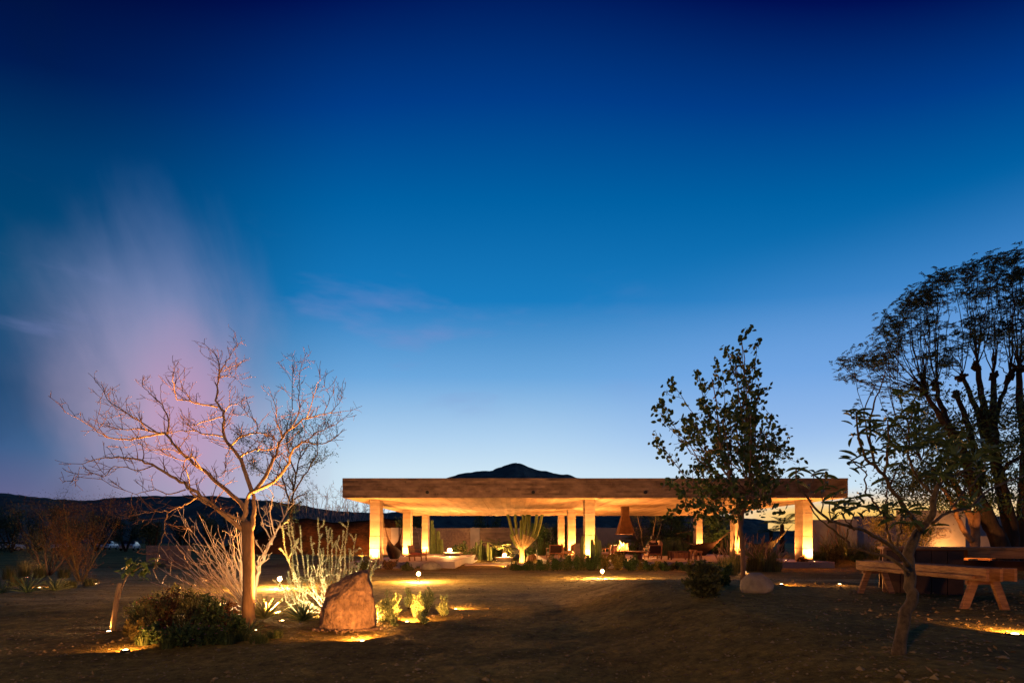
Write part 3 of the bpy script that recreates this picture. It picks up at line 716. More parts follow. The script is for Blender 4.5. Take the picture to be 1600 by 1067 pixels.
# --- stake-supported sapling at left
sb = G(178, 986)
sg = thing('sapling', 'thin leaning sapling with a tuft of green leaves at its top on the far left', 'sapling', sb)
mb = MB(); mb.tube(traced([(179, 985), (184, 945), (192, 915), (200, 898), (212, 890), (226, 882)], sb.y, sb.y+.1, 14), np.linspace(.014, .005, 14), 6); mb.build('stem', bark_pale, sg, smooth=True)
C = []; D = []
lf = MB(); lf.add([(0, 0, 0), (.028, .3*.14, .004), (.03, .6*.14, .004), (0, .14, -.01), (-.03, .6*.14, .004), (-.028, .3*.14, .004), (0, .07, .008)], [(0, 1, 6), (1, 2, 6), (2, 3, 6), (3, 4, 6), (4, 5, 6), (5, 0, 6)])
lo = None
for k in range(70):
    c_ = P(rng.uniform(196, 240), 0, sb.y+.1); u_ = (c_.x/ c_.y*F+HX); c_.z = P(u_, 888+rng.gauss(0, 7)-(u_-215)*.25, sb.y).z; c_.y += rng.uniform(-.2, .2)
    if lo is None:
        lo = lf.build('leaf', leaf_dk, None); COL.objects.unlink(lo); lme = lo.data
    inst('leaf', lme, sg, Vector(c_)-Vector(sb), (rng.uniform(-1, .6), rng.uniform(-.6, .6), rng.uniform(0, 6.3)), rng.uniform(.7, 1.2))
stk = thing('stake', 'short thick wooden stake lit orange beside the leaning sapling', 'stake', G(176, 980))
mb = MB(); mb.tube(traced([(176, 984), (179, 955), (184, 925), (187, 911)], sb.y-.03, sb.y-.03, 8, .003), np.linspace(.034, .028, 8), 8); mb.build('pole', bark_pale, stk, smooth=True)

# --- young tree before the pavilion, right of centre
tb = G(1161, 911)
yt = thing('leafy_tree', 'slim twin-stemmed tree with dark rounded leaves standing before the pavilion beside a round boulder', 'tree', tb)
d3 = tb.y
ym = [([(1161, 914), (1161, 880), (1160, 850), (1158, 820), (1163, 795), (1167, 770), (1171, 740), (1172, 700), (1170, 660), (1166, 630), (1163, 590), (1163, 560), (1158, 532)], 0, .3, .105, .012),
      ([(1159, 835), (1154, 805), (1151, 780), (1146, 755), (1135, 725), (1126, 695), (1122, 660), (1118, 620), (1112, 590)], 0, -.6, .07, .012)]
yp = [(traced(a, d3+b_, d3+c_, None, .02), r0*.50, r1*.5) for a, b_, c_, r0, r1 in ym]
mb = MB(); build_paths(mb, yp, 10); mb.build('trunk', mat('brown_bark', (0.24, 0.14, 0.08), (0.11, 0.065, 0.04), 6, .9, .6, 18, (1, 1, .3), bdist=.01), yt, smooth=True)
# fine hanging sprays of small leaflets low on the right and left
spr = [(1200, 700), (1215, 690), (1226, 702), (1205, 730), (1218, 745), (1190, 755), (1232, 715), (1110, 800), (1090, 806), (1130, 815), (1060, 795), (1180, 790), (1145, 800), (1195, 800), (1210, 790), (1100, 770), (1075, 805)]
poly = [(1155, 530), (1165, 548), (1185, 535), (1178, 575), (1185, 610), (1205, 640), (1228, 672), (1232, 690), (1215, 720), (1225, 745), (1208, 772), (1180, 790), (1170, 800), (1140, 792), (1110, 785), (1075, 790),
        (1060, 760), (1040, 745), (1035, 705), (1022, 690), (1025, 655), (1035, 625), (1048, 598), (1085, 575), (1110, 580), (1125, 552), (1140, 545)]
def inpoly(x, y, pg):
    c = False; j = len(pg)-1
    for i in range(len(pg)):
        if (pg[i][1] > y) != (pg[j][1] > y) and x < (pg[j][0]-pg[i][0])*(y-pg[i][1])/(pg[j][1]-pg[i][1])+pg[i][0]: c = not c
        j = i
    return c
br = []; C = []; D = []
tips = [(1158, 528), (1184, 536), (1135, 545), (1150, 560), (1180, 565), (1120, 575), (1090, 580), (1050, 600), (1035, 655), (1025, 690), (1037, 708), (1205, 645), (1232, 683), (1222, 735), (1062, 770), (1060, 745), (1078, 790), (1195, 780), (1185, 615), (1216, 705), (1035, 630), (1090, 783), (1212, 760)]
while len(tips) < 74:
    x_, y_ = rng.uniform(1020, 1234), rng.uniform(540, 800)
    if inpoly(x_, y_, poly) and (x_-1130)**2/95**2+(y_-690)**2/120**2 < rng.uniform(.3, 1.6): tips.append((x_, y_))
for (x_, y_) in tips:
    src = yp[0][0] if (x_ > 1140 or rng.random() < .3 or y_ < 575) else yp[1][0]
    tip = np.array(P(x_, y_, d3+rng.uniform(-1.5, 1.5)))
    # start a little lower on the stem
    zt = max(2.4, tip[2]-rng.uniform(.8, 2.0)); k_ = min(range(len(src)), key=lambda i: abs(src[i][2]-zt)); s_ = src[k_]
    mid = (s_+tip)/2+np.array([0, 0, -.18*np.linalg.norm(tip[:2]-s_[:2])])
    pp = wob([s_, mid, tip], 8, .03); br.append((pp, .014, .004))
C2 = []; D2_ = []
for (x_, y_) in spr:
    tip = np.array(P(x_, y_, d3+rng.uniform(-.8, .8))); src = yp[0][0]; k_ = min(range(len(src)), key=lambda i: abs(src[i][2]-tip[2]-.1)); br.append((wob([src[k_], (src[k_]+tip)/2+[0, 0, .12], tip], 8, .02), .010, .003)); pts = br[-1][0]
    for _k in range(70): a_ = rng.uniform(2.5, 7); i_ = int(min(6, a_)); C2.append(pts[i_]+(pts[i_+1]-pts[i_])*(a_-i_)+nr.normal(size=3)*.05); D2_.append(nr.normal(size=3)+[0, 0, -.6])
leafcards('leaflets', C2, D2_, nr.uniform(.035, .07, len(C2)), .022, leaf_olive, yt)
k1 = twigs(br, 2.0, .5, .8, .12, .2, .3, 4)
mb = MB(); build_paths(mb, br, 5); build_paths(mb, k1, 3, .005); mb.build('branches', twig_m, yt)
for pts, r0, _ in br+k1:
    L = sum(np.linalg.norm(pts[i+1]-pts[i]) for i in range(len(pts)-1)); low = pts[-1][2] < 4.6
    for _k in range(max(3, int(L*(10 if low else 6)))):
        f_ = rng.uniform(.35, 1)*(len(pts)-1); a_ = int(min(len(pts)-2, f_)); q = pts[a_]+(pts[a_+1]-pts[a_])*(f_-a_)
        C.append(q+nr.normal(size=3)*.04); D.append(nr.normal(size=3)+np.array([0, 0, -.5]))
    for _k in range(rng.randint(3, 8)): C.append(pts[-1]+nr.normal(size=3)*.045); D.append(nr.normal(size=3)+np.array([0, 0, -.4]))
leafcards('foliage', C, D, nr.uniform(.06, .135, len(C)), nr.uniform(.05, .10, len(C)), leaf_dk, yt, six=True)

# --- big pollarded tree at the right edge
bb = G(1572, 880)
big_t = thing('pollarded_tree', 'big many-trunked pollarded tree with feathery crown towering at the right edge behind the table', 'tree', bb)
d4 = bb.y
bm = [([(1570, 892), (1566, 862), (1556, 835), (1545, 812), (1534, 790), (1524, 768), (1516, 740), (1508, 712), (1496, 690), (1480, 668), (1466, 645), (1452, 625), (1444, 610)], 0, -.6, .34, .08),
      ([(1576, 890), (1580, 850), (1578, 820), (1568, 780), (1560, 740), (1554, 700), (1552, 660), (1553, 620), (1552, 586)], .1, .3, .30, .11),
      ([(1588, 892), (1596, 850), (1600, 800), (1601, 760), (1604, 720), (1600, 680), (1594, 640), (1592, 600), (1592, 575)], .3, .5, .30, .12),
      ([(1606, 892), (1612, 840), (1622, 780), (1628, 700), (1634, 640), (1640, 600)], .4, .6, .36, .14),
      ([(1500, 696), (1484, 668), (1472, 640), (1466, 620), (1463, 600)], -.3, 0, .13, .09),
      ([(1534, 760), (1524, 710), (1514, 668), (1504, 640), (1494, 614)], 0, -.2, .16, .10), ([(1548, 720), (1538, 690), (1530, 650), (1518, 618), (1503, 588)], .1, .4, .14, .09),
      ([(1554, 700), (1542, 660), (1534, 620), (1527, 571)], .2, .1, .15, .11), ([(1554, 662), (1562, 630), (1572, 606), (1579, 588)], .2, .6, .10, .08),
      ([(1524, 790), (1500, 772), (1478, 752), (1458, 730), (1440, 718)], 0, .5, .07, .03), ([(1560, 740), (1590, 715), (1612, 700)], 0, -.5, .10, .06)]
bp_ = [(traced(a, d4+b_, d4+c_, None, .03), r0*.98, r1*.70) for a, b_, c_, r0, r1 in bm]
mb = MB(); build_paths(mb, bp_[:4], 12); mb.build('trunk', bark_dark, big_t, smooth=True)
mb = MB(); build_paths(mb, bp_[4:], 10)
for k in (0, 1, 2, 4, 5, 6, 7, 8):
    e = bp_[k][0][-1]; s_ = MB(); vs_ = []
    for a in range(9): mb.tube([e+nr.normal(size=3)*.06-np.array([0, 0, .1]), e+nr.normal(size=3)*.09+np.array([0, 0, .05])], [.075, .05], 7)
mb.build('limbs', bark_dark, big_t, smooth=True)
knobs = [(1444, 610), (1463, 600), (1494, 614), (1503, 588), (1527, 571), (1552, 586), (1579, 588), (1592, 575), (1440, 718)]
topx = [1313, 1330, 1346, 1373, 1412, 1446, 1468, 1497, 1524, 1558, 1575, 1595, 1640]; topy = [574, 562, 555, 503, 457, 440, 423, 400, 392, 397, 384, 394, 390]
clumps = [(1322, 585), (1316, 568), (1332, 560), (1350, 560), (1362, 572), (1375, 510), (1385, 520)]
while len(clumps) < 105:
    x_ = rng.uniform(1345, 1640); tp = np.interp(x_, topx, topy); y_ = tp+10+rng.random()**1.5*150
    if y_ < 640 and y_ > tp+6: clumps.append((x_, y_))
shoots = []; C = []; D = []; SP = []
def spray(q, l_):
    # one feathery pinnate leaf: leaflets in two rows along a drooping stalk
    dr = nr.normal(size=3)*[1, 1, .5]+[.5, 0, .1]; dr /= np.linalg.norm(dr); sd = np.cross(dr, [0, 0, 1.0]); sd /= np.linalg.norm(sd)+1e-9; n_ = int(l_/.022); pts = []
    for i in range(n_):
        f_ = i/n_; p_ = q+dr*l_*f_+np.array([0, 0, -.35*l_*f_*f_]); pts.append(p_)
        for s__ in (-1, 1): C.append(p_); D.append(sd*s__+dr*.5+nr.normal(size=3)*.15+[0, 0, -.2])
    SP.append((pts[::3]+[pts[-1]], .004, .003))
for (x_, y_) in clumps:
    kk = sorted(knobs, key=lambda q: abs(q[0]-x_)*1.0+abs(q[1]-y_)*.2+rng.uniform(0, 40))[0]
    dd = d4+rng.uniform(-1.6, 1.6); tip = P(x_, y_, dd); st = P(kk[0], kk[1], d4+rng.uniform(-.2, .2))
    mid = st.lerp(tip, .5)+Vector(((tip.x-st.x)*.18, 0, -abs(tip.x-st.x)*.12)); pp = wob([st, mid, tip], 9, .03); shoots.append((pp, .022, .006))
    rr_ = rng.uniform(.16, .36)
    for _k in range(rng.randint(14, 34)): spray(np.array(tip)+nr.normal(size=3)*np.array([rr_*.95, rr_*.8, rr_*.5]), rng.uniform(.16, .36))
k1 = twigs(shoots, 1.3, .9, .5, .3, .12, .45, 5)
for pts, _, _ in k1:
    for _k in range(2): spray(pts[-1]+nr.normal(size=3)*.06, rng.uniform(.15, .3))
mb = MB(); build_paths(mb, shoots, 5); build_paths(mb, k1, 3, .006); build_paths(mb, SP, 3, .003); mb.build('shoots', bark_dark, big_t)
leafcards('foliage', C, D, nr.uniform(.055, .095, len(C)), nr.uniform(.020, .032, len(C)), leaf_teal, big_t)
# lower dark foliage of the same tree
C = []; D = []
for k in range(190):
    c_ = np.array(P(1640-rng.random()**1.2*250, rng.uniform(610, 800), d4+rng.uniform(-1, 2.2)))
    dd_ = nr.normal(size=3)+np.array([0, 0, -.6])
    for _k in range(80): C.append(c_+nr.normal(size=3)*np.array([.34, .4, .17])); D.append(nr.normal(size=3)*.5+dd_)
leafcards('lower_foliage', C, D, nr.uniform(.12, .26, len(C)), nr.uniform(.04, .07, len(C)), leaf_dk, big_t)

# --- frangipani in the right foreground, every leaf its own piece
rb = G(1405, 1020)
fr_ = thing('frangipani_tree', 'small frangipani with crooked grey trunk and long leaves in the dark right foreground', 'tree', rb)
d5 = rb.y
fm = [([(1404, 1026), (1407.6, 995), (1414, 962), (1424, 935), (1423, 912), (1420, 880), (1422.6, 855), (1440, 824), (1456, 803), (1460, 769), (1474, 745), (1490, 715), (1500, 690)], 0, .4, .052, .014),
      ([(1421, 884), (1400, 860), (1375, 842.5), (1350, 829), (1322, 820), (1300, 815), (1283, 803), (1262, 777), (1246, 758), (1244, 732)], 0, -.5, .026, .008),
      ([(1418, 892), (1400, 878), (1380, 868), (1337, 857), (1322, 846), (1293, 821), (1275, 805), (1266, 790)], 0, .4, .022, .008),
      ([(1403, 862), (1392, 847), (1388, 832), (1383, 803), (1385, 770), (1388, 745)], 0, .3, .018, .007),
      ([(1402, 860), (1406, 830), (1409, 812), (1418, 800)], 0, .3, .014, .007), 
      ([(1440, 828), (1420, 802), (1406, 782), (1391, 761), (1380, 740), (1367, 730), (1351, 711), (1341, 680), (1338, 643)], .1, -.2, .032, .009),
      ([(1368, 731), (1362, 705), (1359, 685), (1360, 651), (1372, 615), (1384, 580)], .0, .3, .016, .007), ([(1381, 742), (1388, 706), (1387, 656)], 0, -.2, .018, .007),
      ([(1361, 700), (1350, 650), (1368, 600)], 0, .4, .010, .006),
      ([(1456, 770), (1435, 748), (1422, 722), (1418, 685), (1422, 659), (1433, 627)], .2, .4, .018, .008), ([(1390, 760), (1400, 735), (1410, 722)], .1, .3, .012, .007),
      ([(1377, 803), (1365, 782), (1352, 765), (1352, 743), (1340, 728), (1331, 718)], -.1, -.3, .012, .006), ([(1456, 818), (1482, 800), (1517, 793), (1548, 764), (1600, 743)], .1, .6, .020, .012),
      ([(1482, 800), (1505, 772), (1535, 735), (1540, 715)], .2, .5, .012, .007), ([(1475, 746), (1500, 740), (1530, 722)], .3, .3, .016, .008), ([(1335, 828), (1318, 808), (1312, 800)], -.2, -.3, .010, .006),
      ([(1322, 845), (1326, 825), (1333, 808), (1335, 800)], .1, .1, .010, .006), ([(1262, 777), (1268, 755), (1272, 740)], -.4, -.3, .008, .005), ([(1283, 803), (1286, 770), (1290, 742)], -.4, -.2, .008, .005), ([(1300, 815), (1296, 790), (1310, 770)], -.3, 0, .008, .005)]
fq = [(traced(a, d5+b_, d5+c_, None, .006), r0*.62, r1*.6) for a, b_, c_, r0, r1 in fm]
mb = MB(); m_ = len(fq[0][0]); mb.tube(fq[0][0], np.interp(np.linspace(0, 1, m_), [0, .08, .45, .55, 1], [.052, .041, .038, .027, .009]), 14); mb.build('trunk', bark_smooth, fr_, smooth=True)
mb = MB(); build_paths(mb, fq[1:], 8); mb.build('branches', bark_smooth, fr_, smooth=True)
lf = MB(); Lh = .13; prof_ = [(0, 0), (.2, .13), (.5, .21), (.75, .19), (.92, .10), (1, 0)]
vs_ = []; 
for a_, w_ in prof_: vs_ += [(-w_*Lh*.62, a_*Lh, .012*math.sin(a_*3)-.03*a_*a_), (0, a_*Lh, -.006-.03*a_*a_), (w_*Lh*.62, a_*Lh, .012*math.sin(a_*3)-.03*a_*a_)]
fs_ = []
for k in range(5): fs_ += [(k*3, k*3+1, k*3+4, k*3+3), (k*3+1, k*3+2, k*3+5, k*3+4)]
lf.add(vs_, fs_); lo = lf.build('leaf', mat('frangipani_leaf', (0.10, 0.15, 0.05), (0.04, 0.075, 0.025), 6, .45, transl=.25), None); COL.objects.unlink(lo); fleaf = lo.data
cl = [(1338, 643, 8), (1330, 655, 5), (1360, 653, 8), (1358, 670, 6), (1387, 656, 9), (1384, 672, 7), (1392, 690, 7), (1341, 682, 5), (1362, 700, 6), (1386, 705, 7), (1400, 700, 6), (1433, 627, 5), (1424, 655, 6), (1440, 680, 9), (1455, 690, 9), (1425, 700, 6),
      (1351, 715, 5), (1331, 718, 7), (1345, 732, 4), (1388, 745, 5), (1410, 722, 7), (1246, 735, 7), (1252, 752, 3), (1272, 740, 5), (1290, 742, 6), (1310, 770, 4), (1304, 800, 8), (1312, 792, 11), (1325, 786, 10), (1340, 792, 10), (1335, 778, 6), (1352, 795, 5),
      (1418, 800, 12), (1405, 808, 8), (1392, 790, 7), (1430, 815, 8), (1455, 825, 3), (1476, 720, 9), (1498, 692, 10), (1500, 715, 9), (1530, 722, 8), (1540, 712, 8), (1460, 740, 5), (1520, 790, 4), (1375, 800, 6), (1290, 760, 3), (1268, 770, 3)]
for (x_, y_, k_) in cl:
    for q in range(k_):
        dd = d5+rng.uniform(-.35, .45); c_ = P(x_+rng.gauss(0, 4), y_+rng.gauss(0, 4), dd); az = q/k_*6.28+rng.uniform(-.5, .5)
        inst('leaf', fleaf, fr_, c_-Vector(rb), (rng.uniform(-.6, .75), rng.uniform(-.6, .6), az), rng.uniform(.55, 1.0))

C = []; D = []
for (x_, y_, k_) in cl:
    if x_ < 1418 or y_ > 790: continue
    for h_ in range(1+k_//4):
        c_ = np.array(P(x_+rng.gauss(0, 9), y_+rng.gauss(0, 9), d5+rng.uniform(-.4, .5)))
        for q in range(9): C.append(c_+nr.normal(size=3)*.012); D.append(nr.normal(size=3)*[1, 1, .7]+[0, 0, .25])
leafcards('distant_leaves', C, D, nr.uniform(.06, .12, len(C)), nr.uniform(.016, .028, len(C)), MATS['frangipani_leaf'], fr_, six=True)

# --- trees and bushes behind, each its own thing
def rand_tree(name, label, cat, base, h, spread, leaf=None, nl=3000, bark=bark_dark, trunks=3, r=.08, lsize=(.06, .03), group=None, lean=.4, dens=1.4, tw=True, clump=.14):
    th = thing(name, label, cat, base, group); bp = Vector(base); ps = []
    for k in range(trunks):
        a_ = 6.283*k/trunks+rng.uniform(-.5, .5); e = bp+Vector((math.cos(a_)*spread*rng.uniform(.3, .8), math.sin(a_)*spread*rng.uniform(.3, .8), h*rng.uniform(.7, .95)))
        m_ = bp.lerp(e, .5)+Vector((0, 0, -h*.04)); ps.append((wob([bp-Vector((0, 0, .1)), m_, e], 9, h*.012), r, r*.2))
    k1 = twigs(ps, dens*3/h, h*.36, .75, .25, .2, .15, 6); k2 = twigs(k1, dens*6/h, h*.17, .8, .15, .25, .2, 4)
    mb = MB(); build_paths(mb, ps, 7); mb.build('trunk', bark, th, smooth=True)
    mb = MB(); build_paths(mb, k1, 4, h*.0015); build_paths(mb, k2, 3, h*.001)
    if not leaf: 
        k3 = twigs(k2, dens*11/h, h*.08, .8, .2, .2, .1, 3); build_paths(mb, k3, 3, h*.0022)
    mb.build('branches', bark, th, kind='stuff')
    if leaf:
        src = k1+k2; C = []; D = []
        for _k in range(nl):
            pts = src[rng.randrange(len(src))][0]; f_ = rng.uniform(.2, 1)*(len(pts)-1); a_ = int(min(len(pts)-2, f_)); q = pts[a_]+(pts[a_+1]-pts[a_])*(f_-a_)
            C.append(q+nr.normal(size=3)*clump*h*.2); D.append(nr.normal(size=3)+np.array([0, 0, .1]))
        leafcards('foliage', C, D, nr.uniform(lsize[0]*.6, lsize[0]*1.2, nl), lsize[1], leaf, th)
    return th
def on(px, d): 
    x_ = (px-HX)/F*d; return Vector((x_, d, float(zg(x_, d))))
grp = 'bare trees beyond the scrub bank'
for k, (px_, d_, h_) in enumerate([(478, 66, 7.6), (498, 70, 8.8), (516, 66, 8.4), (534, 69, 8.6), (552, 66, 8.0), (568, 68, 7.4), (590, 68, 7.2), (462, 70, 7.0)]):
    b_ = on(px_, d_)
    rand_tree('bare_tree', 'small leafless tree in the grey row rising beyond the rusty scrub bank left of the roof', 'tree', b_, h_, 2.6, None, bark=mat('grey_twigs', (0.42, 0.32, 0.27), (0.26, 0.2, 0.17), 9, .9), trunks=7, r=.07, group=grp, dens=2.1)
# dark bushes on the far left plain
rand_tree('palo_verde', 'wide wispy rust-brown palo verde bush on the far left across the track', 'bush', G(126, 908), 2.75, 1.9, leaf_rust, 12000, mat('olive_bark', (.14, .10, .04), (.07, .05, .02), 8, .8), 9, .018, (.045, .016), dens=2.3, clump=.3)
rand_tree('palo_verde', 'darker wispy bush behind and left of the rusty palo verde', 'bush', on(75, 20), 3.1, 2.2, leaf_olive, 6500, bark_dark, 7, .035, (.05, .018), dens=2.0, clump=.3)
grp = 'dark trees along the foot of the left hills'
for k, (px_, d_, h_, s_) in enumerate([(-30, 60, 6.5, 4), (18, 64, 5.2, 4), (60, 70, 6.0, 4.5), (115, 66, 5.6, 4), (150, 72, 6, 4), (196, 70, 5.2, 4), (240, 66, 5, 3.6), (285, 74, 5.5, 4), (330, 70, 5, 4), (380, 76, 6, 4), (425, 72, 5, 4)]):
    rand_tree('dark_tree', 'low dark evergreen tree in the line along the foot of the left hills', 'tree', on(px_, d_), h_, s_*.8, leaf_teal, 3000, bark_dark, 4, .12, (.26, .13), group=grp, dens=1.1, clump=.35)
# dark trees seen through the pavilion, beyond the garden wall
for px_, d_, h_, lb in [(760, 58, 5.0, 'dark round tree beyond the garden wall left of the branching cactus'), (642, 57, 4.6, 'dark thin tree beyond the garden wall between the left columns'),
                        (1040, 47, 5.2, 'dark spreading tree inside the garden behind the seated person'), (1068, 49, 5.0, 'dark leafy tree left of the back right column'), (1118, 46, 4.6, 'dark bushy tree right of the back right column'),
                        (848, 46, 3.4, 'green shrub-like tree right of the branching cactus'), (870, 49, 3.2, 'dim leafy bush left of the middle columns')]:
    rand_tree('garden_tree', lb, 'tree', on(px_, d_), h_, h_*.42, leaf_dk, 4200, bark_dark, 5, .09, (.22, .09), dens=1.5, clump=.3)
rand_tree('slanting_tree', 'tree with several slanting pale trunks behind the hanging fire hood', 'tree', on(1012, 45), 4.6, 2.4, leaf_olive, 2600, bark_pale, 5, .11, (.2, .05), dens=1.3, clump=.3)
rand_tree('golden_shrub', 'rounded golden-green shrub uplit against the grey wall right of the pavilion', 'shrub', on(1398, 24), 2.3, 1.25, leaf_gold, 6000, bark_pale, 6, .035, (.07, .035), dens=2.0, clump=.4)
rand_tree('golden_shrub', 'smaller golden shrub beside the larger one, nearer the orange lit wall', 'shrub', on(1436, 23.5), 1.9, .8, leaf_gold, 3000, bark_pale, 5, .03, (.07, .035), dens=2.0, clump=.4)
# forked orange-lit trunk behind the table
ob = on(1522, 20)
ot = thing('forked_tree', 'tree with three forking trunks lit bright orange behind the picnic table', 'tree', ob)
op = [(traced(a, 20+b_, 20+c_, None, .02), r0, r1) for a, b_, c_, r0, r1 in [([(1524, 872), (1523, 850), (1523, 825), (1519, 812), (1510, 795), (1502, 775), (1492, 755), (1480, 735)], 0, .4, .17, .08), ([(1524, 826), (1528, 800), (1527, 780), (1530, 755), (1526, 730)], 0, .2, .13, .07),
      ([(1518, 845), (1506, 828), (1497, 808), (1492, 795), (1484, 778), (1470, 760)], 0, -.5, .10, .05)]]
mb = MB(); build_paths(mb, op, 10); mb.build('trunk', mat('orange_brown_bark', (.42, .22, .10), (.22, .11, .05), 6, .85, .4, 20), ot, smooth=True)
k1 = twigs(op, .9, 1.6, .7, .3, .2, .5, 6); k2 = twigs(k1, 2, .7, .8, .1, .25, .2, 4); mb = MB(); build_paths(mb, k1, 4, .01); build_paths(mb, k2, 3, .007); mb.build('branches', bark_dark, ot)
C = []; D = []
for pts, _, _ in k1+k2:
    for _k in range(26): C.append(pts[rng.randint(1, len(pts)-1)]+nr.normal(size=3)*.22); D.append(nr.normal(size=3))
for _k in range(2600): C.append(np.array(P(rng.gauss(1440, 34), rng.gauss(762, 22), 20+rng.uniform(-1, 1)))); D.append(nr.normal(size=3))
leafcards('foliage', C, D, nr.uniform(.08, .15, len(C)), .05, leaf_olive, ot)

# ------------------------------------------------------------------ rocks
def rock(name, label, pts, m, cat='rock', sub=4, amp=.05, group=None, seed=1, smooth=False):
    """convex hull of hand-set points, subdivided and roughened"""
    bmh = bmesh.new()
    for p_ in pts: bmh.verts.new(p_)
    bmesh.ops.convex_hull(bmh, input=bmh.verts)
    bmesh.ops.delete(bmh, geom=[v for v in bmh.verts if not v.link_faces], context='VERTS')
    bmesh.ops.triangulate(bmh, faces=bmh.faces)
    for _ in range(sub):
        bmesh.ops.subdivide_edges(bmh, edges=bmh.edges, cuts=1, use_grid_fill=True, smooth=(0.12 if smooth else 0.03))
        if len(bmh.verts) > 9000: break
    size = max((v.co-bmh.verts[0].co).length for v in list(bmh.verts)[:200]) if hasattr(bmh.verts, 'ensure_lookup_table') and not bmh.verts.ensure_lookup_table() else 1
    cen = sum((Vector(p_) for p_ in pts), Vector())/len(pts)
    for _ in range(4 if smooth else 1): bmesh.ops.smooth_vert(bmh, verts=bmh.verts, factor=.5, use_axis_x=True, use_axis_y=True, use_axis_z=True)
    bmh.normal_update()
    for v in bmh.verts:
        q = v.co*(2.2/size); n_ = noise.fractal((q.x*2+seed, q.y*2, q.z*2), .7, 2.1, 6); c_ = abs(noise.noise((q.x*3+seed, q.y*3, q.z*6)))
        v.co += v.normal*size*amp*(n_*.7-c_*.6)
    me = bpy.data.meshes.new(name)
    base = Vector((cen.x, cen.y, min(v.co.z for v in bmh.verts)))
    bmesh.ops.translate(bmh, verts=bmh.verts, vec=-base)
    bmh.to_mesh(me); bmh.free(); me.materials.append(m)
    if smooth: me.shade_smooth()
    o = bpy.data.objects.new(name, me); COL.objects.link(o); o.location = base
    return tag(o, label, cat, group)
dr = G(530, 985).y
def pr(px, py, dy): return tuple(P(px, py, dr+dy))
rock('boulder', 'big upright pointed granite boulder lit orange from below, in front of the ocotillo', [pr(497, 992, .12), pr(500, 955, .1), pr(513, 915, .25), pr(533, 902, .35), pr(555, 897, .3), pr(576, 888, .35), pr(574, 894, .15), pr(583, 928, .2), pr(585, 975, .15), pr(560, 988, -.02), pr(530, 992, 0),
      pr(505, 990, .75), pr(518, 925, .7), pr(570, 915, .6), pr(590, 985, .7), pr(542, 922, .05), pr(510, 950, .0)], rock_m, sub=5, amp=.033, seed=4)
def ellipsoid_pts(c, rx, ry, rz, n=26, seed=1, low=-.35):
    r_ = random.Random(seed); out_ = []
    for k in range(n):
        z = 1-(1-low)*(k+.5)/n; a = k*2.4+r_.uniform(-.3, .3); q = math.sqrt(max(0, 1-z*z)); s_ = r_.uniform(.92, 1.05)
        out_.append((c[0]+rx*q*math.cos(a)*s_, c[1]+ry*q*math.sin(a)*s_, c[2]+rz*(z-low)*.74*s_))
    return out_
def _noop(): pass
def round_rock(label, px, py, w_px, h_px, m=stone_m, seed=1, group=None, name='boulder'):
    g_ = G(px, py); s_ = g_.y/F; return rock(name, label, ellipsoid_pts((g_.x, g_.y+w_px*s_*.3, g_.z-.04), w_px*s_/2, w_px*s_*.42, h_px*s_, seed=seed), m, sub=3, amp=.018, seed=seed, smooth=True, group=group)
round_rock('large smooth rounded boulder at the foot of the leafy tree right of centre', 1190, 927, 54, 36, seed=5)
round_rock('rounded orange boulder beside the wooden armchair on the left patio', 672, 890, 34, 15, seed=6)
round_rock('small rounded stone in the sunken garden left of the globe lamp bench', 738, 875, 17, 8, seed=7)
round_rock('rusty boulder right beside the branching cactus trunk', 832, 878, 22, 13, m=rock_m, seed=8)
round_rock('round amber boulder between the armchair and the middle column', 879, 889, 26, 20, seed=9)
round_rock('small upright stone at the corner of the right patio edge', 1092, 889, 9, 14, seed=10)
round_rock('flat pale stone by the planting in front of the fire pit', 1000, 890, 20, 8, seed=11)
for k, (px_, py_, w_) in enumerate([(468, 975, 9), (604, 968, 7), (676, 962, 8), (630, 974, 6), (150, 990, 9), (195, 1000, 8), (215, 1008, 7)]):
    round_rock('small fist-sized stone lying on the earth of the planting beds', px_, py_, w_, w_*.6, seed=20+k, group='small stones in the beds', name='stone')

# ------------------------------------------------------------------ agaves, tufts, low bushes
def agave(label, px, py, w_px, h_px, m=agave_m, n=34, group=None, thick=.055):
    g_ = G(px, py); s_ = g_.y/F; Lf = h_px*s_*1.08; th = thing('agave', label, 'agave', g_, group)
    mb = MB(); rows = [(0, 1.0), (.3, 1.1), (.65, .8), (.88, .35), (1, .02)]
    v_ = []
    for a_, w_ in rows: z_ = -.10*a_*a_*Lf; v_ += [(-w_*thick*.5*Lf*2.0, a_*Lf, z_+.02*Lf), (0, a_*Lf, z_-.012*Lf), (w_*thick*.5*Lf*2.0, a_*Lf, z_+.02*Lf)]
    f_ = []
    for k in range(4): f_ += [(k*3, k*3+1, k*3+4, k*3+3), (k*3+1, k*3+2, k*3+5, k*3+4)]
    mb.add(v_, f_); lo_ = mb.build('leaf', m, None); COL.objects.unlink(lo_)
    for k in range(n):
        t_ = (k+.5)/n; el = R(82-72*t_**.8)+rng.uniform(-.08, .08); az = k*2.4+rng.uniform(-.2, .2)
        ln = (h_px*math.sin(el)+w_px/2*math.cos(el)*1.0)/h_px
        o_ = inst('leaf', lo_.data, th, (0, 0, .02), None, min(1.25, ln)*rng.uniform(.85, 1.05)); o_.rotation_euler = (el, 0, az)
    return th
agave('spiky pale agave lit yellow just right of the bare tree trunk', 414, 968, 58, 30, agave_pale, 44)
agave('spiky green agave between the bare tree and the big boulder', 473, 972, 44, 26, agave_m, 40)
agave('bright yellow-green agave at the edge of the far left bed', 86, 924, 34, 18, agave_pale, 36)
agave('long-leaved agave spreading flat left of the bright round one', 42, 927, 52, 24, agave_m, 22, thick=.03)
